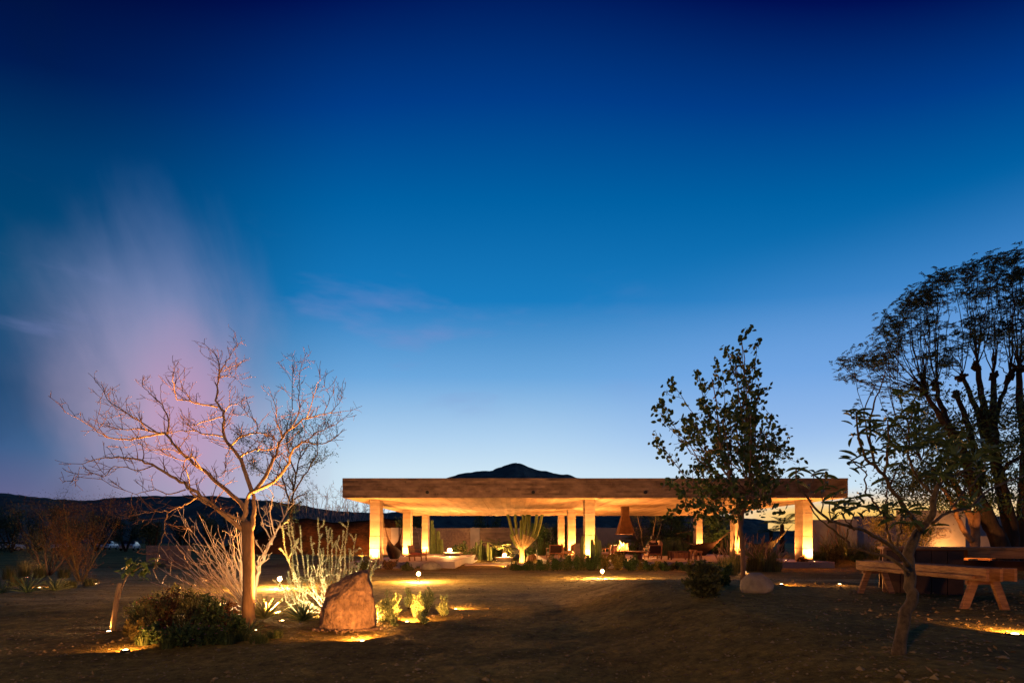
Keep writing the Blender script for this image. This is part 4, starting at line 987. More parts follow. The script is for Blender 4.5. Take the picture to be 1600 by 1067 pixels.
agave('dim agave cut by the left edge of the picture', 2, 928, 44, 18, agave_m, 22, thick=.03)
agave('dark agave in front of the bare tree trunk', 386, 992, 40, 20, agave_m, 30, thick=.04)
agave('dark agave low in the flower bed left of the bare tree', 283, 1003, 46, 26, agave_m, 30, thick=.035)
agave('large pale agave glowing behind the orange forked trunks', 1545, 862, 34, 26, agave_pale, 34)

def tuft(name, label, cat, px, py, w_px, h_px, m=grass_m, n=420, plume=0, group=None, wid=.010, lean=.5):
    g_ = G(px, py); s_ = g_.y/F; w_ = w_px*s_; h_ = h_px*s_; th = thing(name, label, cat, g_, group)
    V = []; Fc = []; mb = MB(); tips_ = []
    for k in range(n):
        a = rng.uniform(0, 6.283); r_ = rng.random()**.6*w_*.28; b_ = np.array([g_.x+r_*math.cos(a), g_.y+r_*math.sin(a), g_.z-.02]); l_ = h_*rng.uniform(.5, 1.08)
        o_ = np.array([math.cos(a), math.sin(a), 0])*(w_*.5-r_)*rng.uniform(.1, 1)*lean*2+nr.normal(size=3)*[.05*h_, .05*h_, 0]; sd = np.array([-math.sin(a), math.cos(a), 0])*wid*.5
        p1_ = b_+o_*.3+np.array([0, 0, l_*.55]); p2_ = b_+o_+np.array([0, 0, l_*(1-.25*np.linalg.norm(o_)/(h_+.01))])
        mb.add([b_-sd, b_+sd, p1_+sd*.8, p1_-sd*.8, p2_], [(0, 1, 2, 3), (3, 2, 4)]); tips_.append((p1_, p2_))
    mb.build('blades', m, th, kind='stuff')
    if plume:
        mb = MB()
        for k in range(plume):
            p1_, p2_ = tips_[rng.randrange(n)]; d_ = p2_-p1_; d_ /= np.linalg.norm(d_)+1e-9; q = p2_; pts = [q, q+d_*.12*h_+[0, 0, .03], q+d_*.26*h_+[0, 0, .02], q+d_*.36*h_-[0, 0, .02]]
            mb.tube(pts, [.006, .022, .02, .004], 5)
        mb.build('plumes', plume_m, th)
    return th
gg = 'fountain grasses around the slim tree'
for px_, py_, w_, h_, pl in [(1122, 896, 46, 26, 6), (1142, 898, 40, 34, 14), (1150, 893, 36, 46, 20), (1175, 892, 40, 40, 18), (1196, 893, 40, 38, 18), (1212, 893, 34, 30, 12), (1182, 890, 36, 46, 22), (1132, 892, 36, 30, 8), (1206, 891, 30, 42, 16)]:
    tuft('fountain_grass', 'tall fountain grass clump with rosy plumes around the slim leafy tree', 'grass', px_, py_, w_, h_, grass_m, 340, pl, gg)
gg = 'grasses along the grey wall right of the pavilion'
for px_, py_, w_, h_ in [(1288, 873, 30, 40), (1306, 874, 36, 34), (1326, 874, 34, 42), (1345, 872, 34, 34), (1366, 872, 36, 30), (1316, 868, 36, 48), (1298, 876, 24, 22), (1385, 870, 28, 26), (1280, 878, 24, 20)]:
    tuft('feather_grass', 'wispy bunch grass growing along the grey wall right of the pavilion', 'grass', px_, py_, w_, h_, grass_m, 300, 5, gg)
gg = 'grass tufts in the front bed around the bare tree'
for px_, py_, w_, h_ in [(345, 975, 46, 48), (330, 1005, 50, 30), (355, 1005, 44, 26), (405, 1003, 50, 22), (430, 997, 36, 20), (225, 1006, 40, 22), (305, 1000, 48, 34), (378, 1000, 36, 22), (262, 1010, 40, 20)]:
    tuft('grass_tuft', 'dark grass tuft in the bed around the foot of the bare tree', 'grass', px_, py_, w_, h_, mat('green_grass_blade', (.14, .17, .05), (.05, .08, .02), 2, .8, island=True, transl=.25), 300, 0, gg, .006)
gg = 'grasses in the far left bed'
for px_, py_, w_, h_ in [(15, 905, 30, 26), (38, 900, 34, 30), (62, 902, 30, 26), (100, 902, 30, 22), (25, 915, 34, 18), (110, 918, 30, 16), (140, 915, 34, 16)]:
    tuft('grass_tuft', 'wispy dry grass tuft in the dark bed at the far left', 'grass', px_, py_, w_, h_, grass_m, 260, 0, gg)

def bush(name, label, px, py, w_px, h_px, m, n=1800, ls=(.06, .028), group=None, stems=14, flowers=None, cat='bush', bark=bark_dark, upright=.4, depth=1.0):
    g_ = G(px, py); s_ = g_.y/F; w_ = w_px*s_; h_ = h_px*s_; th = thing(name, label, cat, g_, group); ps = []
    for k in range(stems):
        a = rng.uniform(0, 6.283); r_ = w_*.42*rng.uniform(.15, 1); e = Vector((g_.x+r_*math.cos(a), g_.y+r_*math.sin(a)*depth, g_.z+h_*rng.uniform(.35, 1.12)*(1-.35*(r_/(w_*.5+1e-6))**2)))
        b_ = Vector((g_.x+r_*.3*math.cos(a), g_.y+r_*.3*math.sin(a)*depth, g_.z-.02)); ps.append((wob([b_, b_.lerp(e, .5)+Vector((0, 0, h_*.06)), e], 6, .01), .007, .003))
    k1 = twigs(ps, 8, h_*.35, .7, .3, .2, .2, 3)
    mb = MB(); build_paths(mb, ps, 4); build_paths(mb, k1, 3, .002); mb.build('stems', bark, th)
    C = []; D = []; src = ps+k1
    for _k in range(n):
        pts = src[rng.randrange(len(src))][0]; f_ = rng.uniform(.1, 1)*(len(pts)-1); a_ = int(min(len(pts)-2, f_)); q = pts[a_]+(pts[a_+1]-pts[a_])*(f_-a_)+nr.normal(size=3)*h_*.05
        if q[2] < g_.z: q[2] = g_.z+.02
        C.append(q); T = pts[a_+1]-pts[a_]; D.append(nr.normal(size=3)*(1-upright)+T/(np.linalg.norm(T)+1e-9)*upright*2)
    leafcards('foliage', C, D, nr.uniform(ls[0]*.6, ls[0]*1.2, n), ls[1], m, th)
    if flowers:
        mf, nf_, fs__ = flowers; mb = MB()
        for _k in range(nf_):
            pts = src[rng.randrange(len(ps))][0]; q = pts[-1]+nr.normal(size=3)*.03+[0, 0, .02]
            for a in range(5):
                d_ = np.array([math.cos(a*1.257), math.sin(a*1.257), .35])*fs__; s__ = np.array([-d_[1], d_[0], 0])*.45; mb.add([q, q+d_*.6+s__, q+d_, q+d_*.6-s__], [(0, 1, 2, 3)])
        mb.build('flowers', mf, th)
    return th
gg = 'silvery sage clumps right of the big boulder'
for k, (px_, py_, w_, h_, lb) in enumerate([(601, 972, 34, 40, 'brightly floodlit sage clump touching the right side of the big boulder'), (616, 966, 22, 36, 'narrow sage clump just behind the floodlit one beside the boulder'),
        (616, 978, 14, 16, 'tiny sage clump low in front of the floodlit one'), (640, 950, 18, 28, 'sage clump standing behind the second bright light patch'), (651, 966, 26, 34, 'pale floodlit sage clump in the middle of the bed'),
        (664, 962, 22, 32, 'upright sage clump at the right shoulder of the pale middle one'), (693, 962, 20, 28, 'lone sage clump at the right end of the bed'), (661, 975, 18, 18, 'small low sage clump in front of the middle ones'), (672, 945, 14, 22, 'dim sage clump at the back of the bed')]):
    bush('sage_clump', lb, px_, py_, w_, h_, leaf_sage, 1300, (.05, .012), gg, 22, upright=.75)
# flowering mass in the front bed: single bushes
gg = 'flowering bushes massed left of the bare tree'
for k, (px_, py_, w_, h_, mm) in enumerate([(235, 990, 70, 52, leaf_olive), (262, 985, 74, 56, leaf_rust), (298, 985, 76, 58, leaf_olive), (330, 985, 70, 46, leaf_dk), (250, 1004, 80, 26, leaf_dk), (290, 1008, 86, 28, leaf_dk),
         (328, 1006, 76, 24, leaf_dk), (360, 1000, 60, 36, leaf_dk), (222, 975, 44, 36, leaf_dk), (352, 978, 50, 34, leaf_rust), (270, 968, 70, 44, leaf_olive), (310, 965, 60, 42, leaf_olive)]):
    bush('flowering_bush', 'low tangled flowering bush in the dark bed left of the bare tree trunk', px_, py_, w_, h_, mm, 1150, (.055, .026), gg, 22, (red_petal if k % 2 else pink_m, 12, .016))
for px_, py_, w_, h_, lb in [(213, 998, 34, 28, 'yellow-lit leafy seedling bush at the left end of the flower bed'), (200, 992, 22, 18, 'very small lit seedling bush between the sapling and the flower bed')]:
    bush('small_bush', lb, px_, py_, w_, h_, leaf_gold, 500, (.045, .03), None, 10)
p_ = P(225, 942, G(235, 985).y-.1); mb = MB()
for a in range(6):
    d_ = np.array([math.cos(a*1.047), -.3, math.sin(a*1.047)])*.035; s__ = np.array([-d_[2], 0, d_[0]])*.45; mb.add([tuple(p_), np.array(p_)+d_*.6+s__, np.array(p_)+d_, np.array(p_)+d_*.6-s__], [(0, 1, 2, 3)])
fb = thing('cosmos_flower', 'single pink blossom on a thin stem above the left end of the flower bed', 'flower', G(226, 985)); mb.build('petals', pink_m, fb)
MB().tube([tuple(fb.location), tuple(p_)], .003, 4).build('stem', twig_m, fb)
mbm = [
 (1100, 932, 58, 46, leaf_olive, 'leafy round bush in front of the slim leafy tree, left of the round boulder', 2600),
 (1128, 915, 44, 28, leaf_dk, 'dark bush at the foot of the slim leafy tree', 1500),
 (1112, 905, 40, 22, leaf_olive, 'small olive bush behind the leafy round one', 1200),
 (965, 890, 40, 28, leaf_gold, 'yellow-flecked bush in front of the fire pit', 2200), (985, 891, 32, 24, leaf_dk, 'dark green bush right of the yellow-flecked one', 1600),
 (945, 889, 26, 20, leaf_gold, 'small bright bush between the columnar cacti and the fire', 900),
 (1252, 887, 30, 16, leaf_rust, 'brown low bush at the foot of the front right column', 900), (1285, 882, 34, 20, leaf_dk, 'dark bush just right of the front right column', 1200),
 (1300, 882, 30, 26, leaf_olive, 'olive bush at the wall foot near the front right column', 1200), (1338, 878, 34, 16, leaf_dk, 'low dark bush by the wall behind the frangipani', 900),
 (655, 893, 0, 0, None, '', 0), (605, 890, 44, 13, leaf_rust, 'low reddish dry bush before the front left column', 1200), (575, 890, 50, 14, leaf_olive, 'low olive bush between the ocotillo and the left patio', 1200),
 (640, 891, 40, 11, leaf_olive, 'flat bush along the edge of the left patio', 900)]
for px_, py_, w_, h_, mm, lb, n_ in mbm:
    if n_: bush('low_bush', lb, px_, py_, w_, h_, mm, n_, (.09, .05), None, 18)
# the hedge-like border in front of the pavilion: individual plants
gg = 'low plants bordering the pavilion front'
for k in range(15):
    px_ = 800+k*9.2+rng.uniform(-3, 3); hh = np.interp(px_, [795, 815, 860, 895, 935], [9, 11, 17, 24, 22])
    bush('border_plant', 'low dark green plant in the border in front of the pavilion, left of the columnar cacti', px_, 891, 26, hh, leaf_dk if k % 3 else leaf_olive, 1000, (.09, .03), gg, 12, upright=.6)
gg = 'sparse plants before the right patio'
for k in range(13):
    px_ = 1003+k*8.2+rng.uniform(-3, 3)
    bush('border_plant', 'sparse low plant in the bed before the right patio edge', px_, 890+rng.uniform(-1, 2.5), 22, rng.uniform(10, 16), leaf_dk if k % 3 else leaf_gold, 450, (.09, .04), gg, 9)
gg = 'dark shrubs along the garden wall'
for k in range(16):
    px_ = 700+k*9+rng.uniform(-4, 4) if k < 11 else 852+(k-11)*34+rng.uniform(-5, 5)
    d_ = 48.5+rng.uniform(-1, 1); g_ = on(px_, d_); py_ = HY-(g_.z-EYE)*F/d_
    bush('wall_shrub', 'dim shrub growing against the garden wall behind the pavilion', px_, py_, 24, rng.uniform(12, 26), leaf_dk if k % 2 else leaf_olive, 520, (.2, .07), gg, 10)
gg = 'green plants in the sunken garden'
for k in range(22):
    px_ = 725+rng.uniform(0, 110); py_ = rng.uniform(868, 874)
    bush('garden_plant', 'low bluish-green plant in the sunken garden seen through the pavilion', px_, py_, 24, rng.uniform(9, 18), leaf_dk, 460, (.13, .05), gg, 8)
# tall green growth beyond the patio on the right
gg = 'tall reedy plants behind the seated person'
for k in range(18):
    px_ = 1010+k*4.6+rng.uniform(-3, 3) if k < 14 else 1098+rng.uniform(0, 50)
    d_ = 44.8+rng.uniform(0, 2.5); g_ = on(px_, d_); py_ = HY-(g_.z-EYE)*F/d_
    tuft('reed_clump', 'tall dark reedy clump beyond the right patio behind the seats', 'reeds', px_, py_, 24, rng.uniform(26, 38), leaf_teal, 200, 0, gg, .035)
gg = 'tall plants behind the middle columns'
for k in range(11):
    px_ = 830+k*14+rng.uniform(-4, 4); d_ = 45.5+rng.uniform(0, 2); g_ = on(px_, d_); py_ = HY-(g_.z-EYE)*F/d_
    tuft('reed_clump', 'dim green reedy clump beyond the garden behind the middle columns', 'reeds', px_, py_, 26, rng.uniform(24, 34), leaf_dk, 200, 0, gg, .035)

# ------------------------------------------------------------------ palms
def frond_mesh(L, n=26):
    mb = MB(); pts = [(0, L*t_*(1-.12*t_), L*(.42*t_-.62*t_*t_)) for t_ in np.linspace(0, 1, 10)]
    mb.tube(pts, np.linspace(.022, .005, 10), 4)
    for k in range(n):
        t_ = .12+.86*k/n; q = np.array([0, L*t_*(1-.12*t_), L*(.42*t_-.62*t_*t_)]); l_ = L*.26*math.sin(math.pi*(t_*.75+.15))
        for s_ in (-1, 1):
            e = q+np.array([s_*l_*.85, l_*.5, -l_*.35]); w_ = np.array([0, .018, 0]); m_ = (q+e)/2+[0, 0, l_*.05]
            mb.add([q, m_+w_, e, m_-w_], [(0, 1, 2, 3)])
    return mb
def palm(label, base, trunk_h, L, n=14, m=leaf_dk):
    th = thing('palm', label, 'palm', base); b_ = Vector(base)
    mb = MB(); mb.tube([b_-Vector((0, 0, .1)), b_+Vector((0, 0, trunk_h*.5)), b_+Vector((0, 0, trunk_h))], [.2, .17, .15], 10); mb.build('trunk', bark_dark, th, smooth=True)
    fo = frond_mesh(L).build('frond', m, None); COL.objects.unlink(fo)
    for k in range(n): inst('frond', fo.data, th, (0, 0, trunk_h), (rng.uniform(-.1, .75), rng.uniform(-.15, .15), k*2.4+rng.uniform(-.2, .2)), rng.uniform(.8, 1.1))
palm('small palm with arching fronds lit from below, left of the branching cactus', on(787, 44.5), .9, 2.3, 14, leaf_olive)
palm('palm with drooping fronds against the sunset glow behind the right hammock', on(1222, 40), 2.2, 1.7, 14)
palm('second palm under the slab between the right columns', on(1205, 44), 1.7, 1.5, 12)
palm('dark arching palm beyond the seated person', on(1052, 44.8), 1.5, 2.2, 15)
palm('dark palm left of the back right column', on(1075, 45.5), 2.3, 2.0, 14)
palm('palm half hidden by the fire hood', on(995, 45), 1.6, 2.0, 12, leaf_olive)
palm('dim palm beyond the back right column', on(1128, 45), 1.4, 2.1, 14)

# ------------------------------------------------------------------ cacti
dc = 42.9; cb = G(815, 879); dc = cb.y
if dc < 38 or dc > 46: dc = 43.5; cb = on(815, dc)
ct = thing('candelabra_cactus', 'large branching candelabra cactus with glowing white trunk under the roof opening', 'cactus', cb)
c0 = Vector(cb)
mb = MB(); mb.tube(wob([c0-Vector((0, 0, .1)), c0+Vector((.02, 0, .5)), P(815, 853, dc)], 9, .015), np.linspace(.24, .20, 9), 12, star=.12); mb.build('trunk', cork_m, ct)
arms = [[(814, 856), (809, 850), (805, 842), (800, 828), (793, 803), (788, 775)], [(814, 856), (812, 848), (808, 838), (806.5, 825), (805, 803), (804, 772)], [(815, 854), (814, 843), (814, 828), (814, 812)], [(816, 855), (818, 843), (821, 818), (823.6, 803), (825, 778)],
        [(817, 855), (822, 846), (825.5, 832), (827, 803), (827, 780)], [(817, 857), (823, 850), (830, 840), (836, 823), (839, 803), (840, 778)], [(817, 857), (828, 848), (837, 838), (843, 822), (847, 803), (851, 780)], [(813, 857), (806, 850), (801, 841), (798, 834)], [(818, 852), (820, 838), (818, 822), (817, 803), (816, 776)]]
for k, a in enumerate(arms):
    L = len(a); pts = wob([P(x_, y_, dc+((k % 3)-1)*.25*(i/L)) for i, (x_, y_) in enumerate(a)], 12, .01); low = MB()
    low.tube(pts[:4], np.linspace(.13, .125, 4), 12, star=.2); low.build('arm_base', cork_m, ct)
    hi = MB(); hi.tube(pts[3:], np.r_[np.linspace(.125, .13, len(pts)-4), .07], 12, star=.28); hi.build('arm', cactus_m, ct)
def columnar(label, stems, group=None, r=.13, m=cactus_m):
    th = None
    for (px_, pb, pt, d_) in stems:
        b_ = P(px_, pb, d_); b_.z = float(zg(b_.x, d_)); t_ = P(px_+rng.uniform(-1, 1), pt, d_)
        if th is None: th = thing('columnar_cactus', label, 'cactus', b_, group)
        mb = MB(); h_ = t_.z-b_.z; mb.tube([b_-Vector((0, 0, .05)), b_.lerp(t_, .3), b_.lerp(t_, .7), t_-Vector((0, 0, .12)), t_-Vector((0, 0, .03)), t_], [r*.85, r, r, r*.9, r*.6, .02], 14, star=.22); mb.build('stem', m, th)
columnar('yellow-lit group of tall columnar cacti beside the back left column', [(674.5, 871, 812, 42.9), (678, 871, 824, 43), (684, 871, 829, 43.1), (690, 871, 842, 43), (670, 871, 850, 42.8)], r=.17)
columnar('dark three-stemmed columnar cactus in front of the middle column', [(925, 882, 842, 25.2), (931, 882, 836, 25.4), (937.5, 882, 843, 25.2)], r=.1)
columnar('single dark columnar cactus left of the front middle column', [(909.5, 882, 837, 25.3)], r=.1)
columnar('thin dark columnar cactus right at the front middle column', [(928, 878, 850, 24.6)], r=.07)
gg = 'row of short columnar cacti in the sunken garden'
for k, (px_, pt) in enumerate([(744, 846), (749, 850), (753, 843), (757, 852), (762, 848), (767, 855), (835, 858), (842, 856)]):
    columnar('short columnar cactus in the row before the garden wall', [(px_, 870, pt, 46+rng.uniform(-.5, .5))], gg, .12)
tuft('ocotillo', 'small wiry ocotillo before the front left column base', 'plant', 588, 890, 28, 38, twig_m, 16, 0, None, .03, 1.0)
tuft('ocotillo', 'small wiry plant with spreading sticks in the sunken garden', 'plant', 735, 873, 24, 18, twig_m, 14, 0, None, .05, 1.2)
rand_tree('bare_shrub', 'bright white leafless shrub behind the armchair on the left patio', 'shrub', on(662, 44), 2.6, 1.1, None, bark=bark_white, trunks=7, r=.04, dens=1.6)

# ------------------------------------------------------------------ furniture and people
def make_chair(label, loc, rz, back=leather_m, seat=leather_m, group=None, w_=.72, wood=wood_m):
    th = thing('armchair', label, 'armchair', loc, group, rz); L = Vector(loc)
    def b_(c, s, name, m, rot=None, par=th):
        mb = MB(); mb.box(c, s, rot)
        me = bpy.data.meshes.new(name); me.from_pydata(np.concatenate(mb.v).tolist(), [], mb.f); me.materials.append(m); o = bpy.data.objects.new(name, me); COL.objects.link(o); o.parent = par
        bv = o.modifiers.new('bevel', 'BEVEL'); bv.width = .008; bv.segments = 2; return o
    h = w_/2
    for sx in (-1, 1):
        b_((sx*h, .33, .30), (.06, .06, .60), 'leg', wood); b_((sx*h, -.36, .42), (.06, .06, .86), 'leg', wood, Matrix.Rotation(.12, 3, 'X'))
        b_((sx*h, 0, .61), (.09, .82, .035), 'armrest', wood); b_((sx*h, 0, .26), (.04, .72, .07), 'side_rail', wood)
    b_((0, .34, .28), (w_, .04, .08), 'front_rail', wood); b_((0, -.37, .30), (w_, .04, .08), 'rear_rail', wood); b_((0, -.43, .80), (w_, .05, .05), 'top_rail', wood, Matrix.Rotation(.12, 3, 'X'))
    b_((0, .02, .36), (w_-.1, .66, .12), 'seat', seat, Matrix.Rotation(-.08, 3, 'X')); b_((0, -.37, .58), (w_-.1, .07, .40), 'backrest', back, Matrix.Rotation(.16, 3, 'X'))
    return th
def fl(px, d): return Vector(((px-HX)/F*d, d, ZF+.004))
make_chair('wooden lounge armchair with cushions on the left patio in front of the middle left column', fl(653, 26.9), R(-100), cushion_m, red_m, w_=.74)
make_chair('dark leather armchair with wooden frame facing the garden near the middle columns', fl(866, 31.5), R(12), w_=.8)
make_chair('wooden armchair with its dark back to the camera, holding the seated person', fl(1020, 29.6), R(4), w_=.78)
make_chair('pale canvas armchair turned sideways between the cacti and the fire', fl(943, 29), R(75), cloth_pale, cloth_pale, w_=.62)
make_chair('reddish armchair beside the fire, right of the pale canvas one', fl(951, 30.5), R(60), red_m, red_m, w_=.6)
make_chair('small pale armchair in front of the glow between the middle columns', fl(886, 33), R(100), cushion_m, cushion_m, w_=.62)

def skin_fig(name, verts, edges, rad, m, parent, sub=2, root=0):
    me = bpy.data.meshes.new(name); me.from_pydata([tuple(v) for v in verts], edges, []); me.materials.append(m)
    o = bpy.data.objects.new(name, me); COL.objects.link(o); o.parent = parent
    sk = o.modifiers.new('skin', 'SKIN'); sk.use_smooth_shade = True
    for i, v in enumerate(me.skin_vertices[0].data): v.radius = (rad[i], rad[i]*.9); v.use_root = (i == root)
    s_ = o.modifiers.new('sub', 'SUBSURF'); s_.levels = sub; s_.render_levels = sub; return o
# seated person, seen from behind, leaning back in the chair (local +Y is the way they face)
def seated(label, loc, rz, hair=hair_m, shirt=shirt_m):
    th = thing('person', label, 'person', loc, None, rz)
    v = [(0, -.12, .46), (0, -.20, .68), (0, -.27, .92), (0, -.28, 1.04), (0, -.265, 1.13), (0, -.26, 1.20),
         (-.20, -.25, .93), (-.30, -.12, .72), (-.30, .13, .67), (-.29, .21, .665), (.20, -.25, .93), (.30, -.12, .72), (.30, .13, .67), (.29, .21, .665),
         (-.11, -.08, .46), (-.13, .36, .48), (-.13, .42, .08), (-.13, .54, .05), (.11, -.08, .46), (.13, .36, .48), (.13, .42, .08), (.13, .54, .05)]
    e = [(0, 1), (1, 2), (2, 3), (3, 4), (4, 5), (2, 6), (6, 7), (7, 8), (8, 9), (2, 10), (10, 11), (11, 12), (12, 13), (0, 14), (14, 15), (15, 16), (16, 17), (0, 18), (18, 19), (19, 20), (20, 21)]
    r = [.14, .13, .12, .055, .09, .085, .06, .045, .035, .03, .06, .045, .035, .03, .09, .065, .045, .035, .09, .065, .045, .035]
    skin_fig('body', v, e, r, skin_m, th)
    skin_fig('shirt', [(0, -.12, .47), (0, -.20, .68), (0, -.27, .93), (0, -.28, 1.0), (-.20, -.25, .93), (-.30, -.12, .73), (.20, -.25, .93), (.30, -.12, .73)], [(0, 1), (1, 2), (2, 3), (2, 4), (4, 5), (2, 6), (6, 7)],
             [.185, .19, .19, .08, .085, .062, .085, .062], shirt, th)
    skin_fig('trousers', [(0, -.1, .46), (-.11, -.06, .46), (-.13, .36, .48), (-.13, .42, .14), (.11, -.06, .46), (.13, .36, .48), (.13, .42, .14)], [(0, 1), (1, 2), (2, 3), (0, 4), (4, 5), (5, 6)], [.16, .105, .082, .06, .105, .082, .06], shirt, th)
    skin_fig('hair', [(0, -.29, 1.18), (0, -.275, 1.26), (0, -.27, 1.315), (0, -.305, 1.10), (0, -.31, 1.0)], [(0, 1), (1, 2), (0, 3), (3, 4)], [.122, .105, .045, .10, .05], hair, th)
    for s_ in (-1, 1):
        hx = s_*.29
        for f_ in range(4):
            skin_fig('finger', [(hx+(f_-1.5)*.018, .20, .665), (hx+(f_-1.5)*.02, .245+.008*(f_ in (1, 2)), .66), (hx+(f_-1.5)*.02, .27+.01*(f_ in (1, 2)), .642)], [(0, 1), (1, 2)], [.009, .008, .007], skin_m, th, 1)
        skin_fig('thumb', [(hx-s_*.025, .16, .66), (hx-s_*.052, .19, .652), (hx-s_*.055, .215, .645)], [(0, 1), (1, 2)], [.011, .009, .008], skin_m, th, 1)
    return th
seated('dark-haired person in a dark top seated in an armchair, back to the camera', fl(1019, 29.62)+Vector((0, 0, .06)), R(-6))
# pale round lampshade-like cushion beside the head of the chair
p_ = fl(1030, 31.4); ck = thing('floor_lamp', 'rounded pale standing lamp shade just right of the seated person', 'lamp', p_)
MB().lathe([(.18, 0), (.18, .03), (.02, .05), (.02, .62)], p_, 16).build('stand', metal_dk, ck); MB().lathe([(.05, .60), (.15, .66), (.21, .84), (.18, 1.0), (.09, 1.10), (.02, 1.12)], p_, 20).build('shade', cushion_m, ck, smooth=True)
# chest table, stools, round table
p_ = fl(1060, 28.6); tt = thing('slatted_chest', 'low dark-topped slatted wooden chest table on the right patio', 'table', p_)
MB().box((p_.x, p_.y, p_.z+.46), (1.05, .6, .05)).build('top', wood_dk, tt)
for k in range(7): MB().box((p_.x-.45+k*.15, p_.y-.27, p_.z+.25), (.128, .03, .34)).build('slat', wood_m, tt)
MB().box((p_.x, p_.y+.03, p_.z+.25), (.98, .5, .34)).build('body', wood_dk, tt)
for sx in (-1, 1):
    for sy in (-1, 1): MB().box((p_.x+sx*.49, p_.y+sy*.27, p_.z+.215), (.06, .06, .43)).build('leg', wood_dk, tt)
for px_, d_, h_, lb in [(1083, 29.2, .56, 'small reddish wooden stool with block seat left of the taller one'), (1091, 28.6, .50, 'small brown wooden stool nearest the right patio edge')]:
    p_ = fl(px_, d_); st = thing('stool', lb, 'stool', p_)
    MB().box((p_.x, p_.y, p_.z+h_-.06), (.38, .34, .12)).build('seat', wood_m, st, bevel=.02)
    for sx in (-1, 1):
        for sy in (-1, 1): MB().bar((p_.x+sx*.16, p_.y+sy*.14, p_.z), (p_.x+sx*.11, p_.y+sy*.10, p_.z+h_-.12), .055).build('leg', wood_m, st)
p_ = fl(998, 28.8); rt = thing('round_table', 'low round wooden table between the fire and the seated person', 'table', p_)
MB().lathe([(.62, 0), (.64, .02), (.64, .05), (.62, .06)], (p_.x, p_.y, p_.z+.42), 28).build('top', wood_m, rt); MB().lathe([(.24, 0), (.20, .1), (.16, .42)], p_, 16).build('pedestal', wood_dk, rt)
# fire pit, flames, hanging hood
fpp = fl(971, 31.0); fpit = thing('fire_pit', 'steel fire bowl with burning logs under the hanging hood', 'fire pit', fpp)
MB().lathe([(.20, 0), (.22, .22), (.62, .42), (.66, .46), (.60, .46), (.30, .30), (.05, .28)], fpp, 28).build('bowl', metal_rust, fpit, smooth=True)
for k in range(5):
    a = k*1.25; MB().tube([(fpp.x+math.cos(a)*.4, fpp.y+math.sin(a)*.4, fpp.z+.46), (fpp.x-math.cos(a)*.12, fpp.y-math.sin(a)*.12, fpp.z+.58)], .055, 8).build('log', bark_dark, fpit)
for k in range(26):
    a = rng.uniform(0, 6.28); r_ = abs(rng.gauss(0, .26)); h_ = rng.uniform(.2, .6)*(1-r_*.9)+.08; x_, y_, z_ = fpp.x+r_*math.cos(a)*1.4, fpp.y+r_*math.sin(a), fpp.z+.44; w_ = rng.uniform(.03, .075)
    pts = [(x_, y_, z_), (x_+rng.uniform(-.04, .04), y_, z_+h_*.35), (x_+rng.uniform(-.09, .09), y_, z_+h_*.7), (x_+rng.uniform(-.13, .13), y_, z_+h_)]
    MB().tube(pts, [w_, w_*1.1, w_*.5, .004], 7).build('flame', flame_hot if r_ < .2 and k % 2 else flame_m, fpit, smooth=True)
hd = thing('fire_hood', 'rusted steel fire hood with tapering skirt hanging from the roof above the fire', 'chimney hood', (fpp.x+.2, fpp.y, ZS-.02))
hx_ = fpp.x+.22; zb = EYE+(846-834)*31/F; zm = EYE+(846-806)*31/F
vs_ = []
for z_, hw in ((zb, .48), (zm, .215), (ZS-.012, .215)):
    for sx, sy in ((-1, -1), (1, -1), (1, 1), (-1, 1)): vs_.append((hx_+sx*hw, fpp.y+sy*hw, z_))
mb = MB(); mb.add(vs_[:8], [(0, 1, 5, 4), (1, 2, 6, 5), (2, 3, 7, 6), (3, 0, 4, 7)]); s__ = mb.build('skirt', metal_rust, hd); so = s__.modifiers.new('thick', 'SOLIDIFY'); so.thickness = .012
mb = MB(); mb.add(vs_[4:], [(0, 1, 5, 4), (1, 2, 6, 5), (2, 3, 7, 6), (3, 0, 4, 7)]); mb.build('flue', metal_rust, hd)
mb = MB()
for a, b_ in ((0, 1), (1, 2), (2, 3), (3, 0)): mb.bar(vs_[a], vs_[b_], .03)
mb.build('rim', metal_rust, hd)
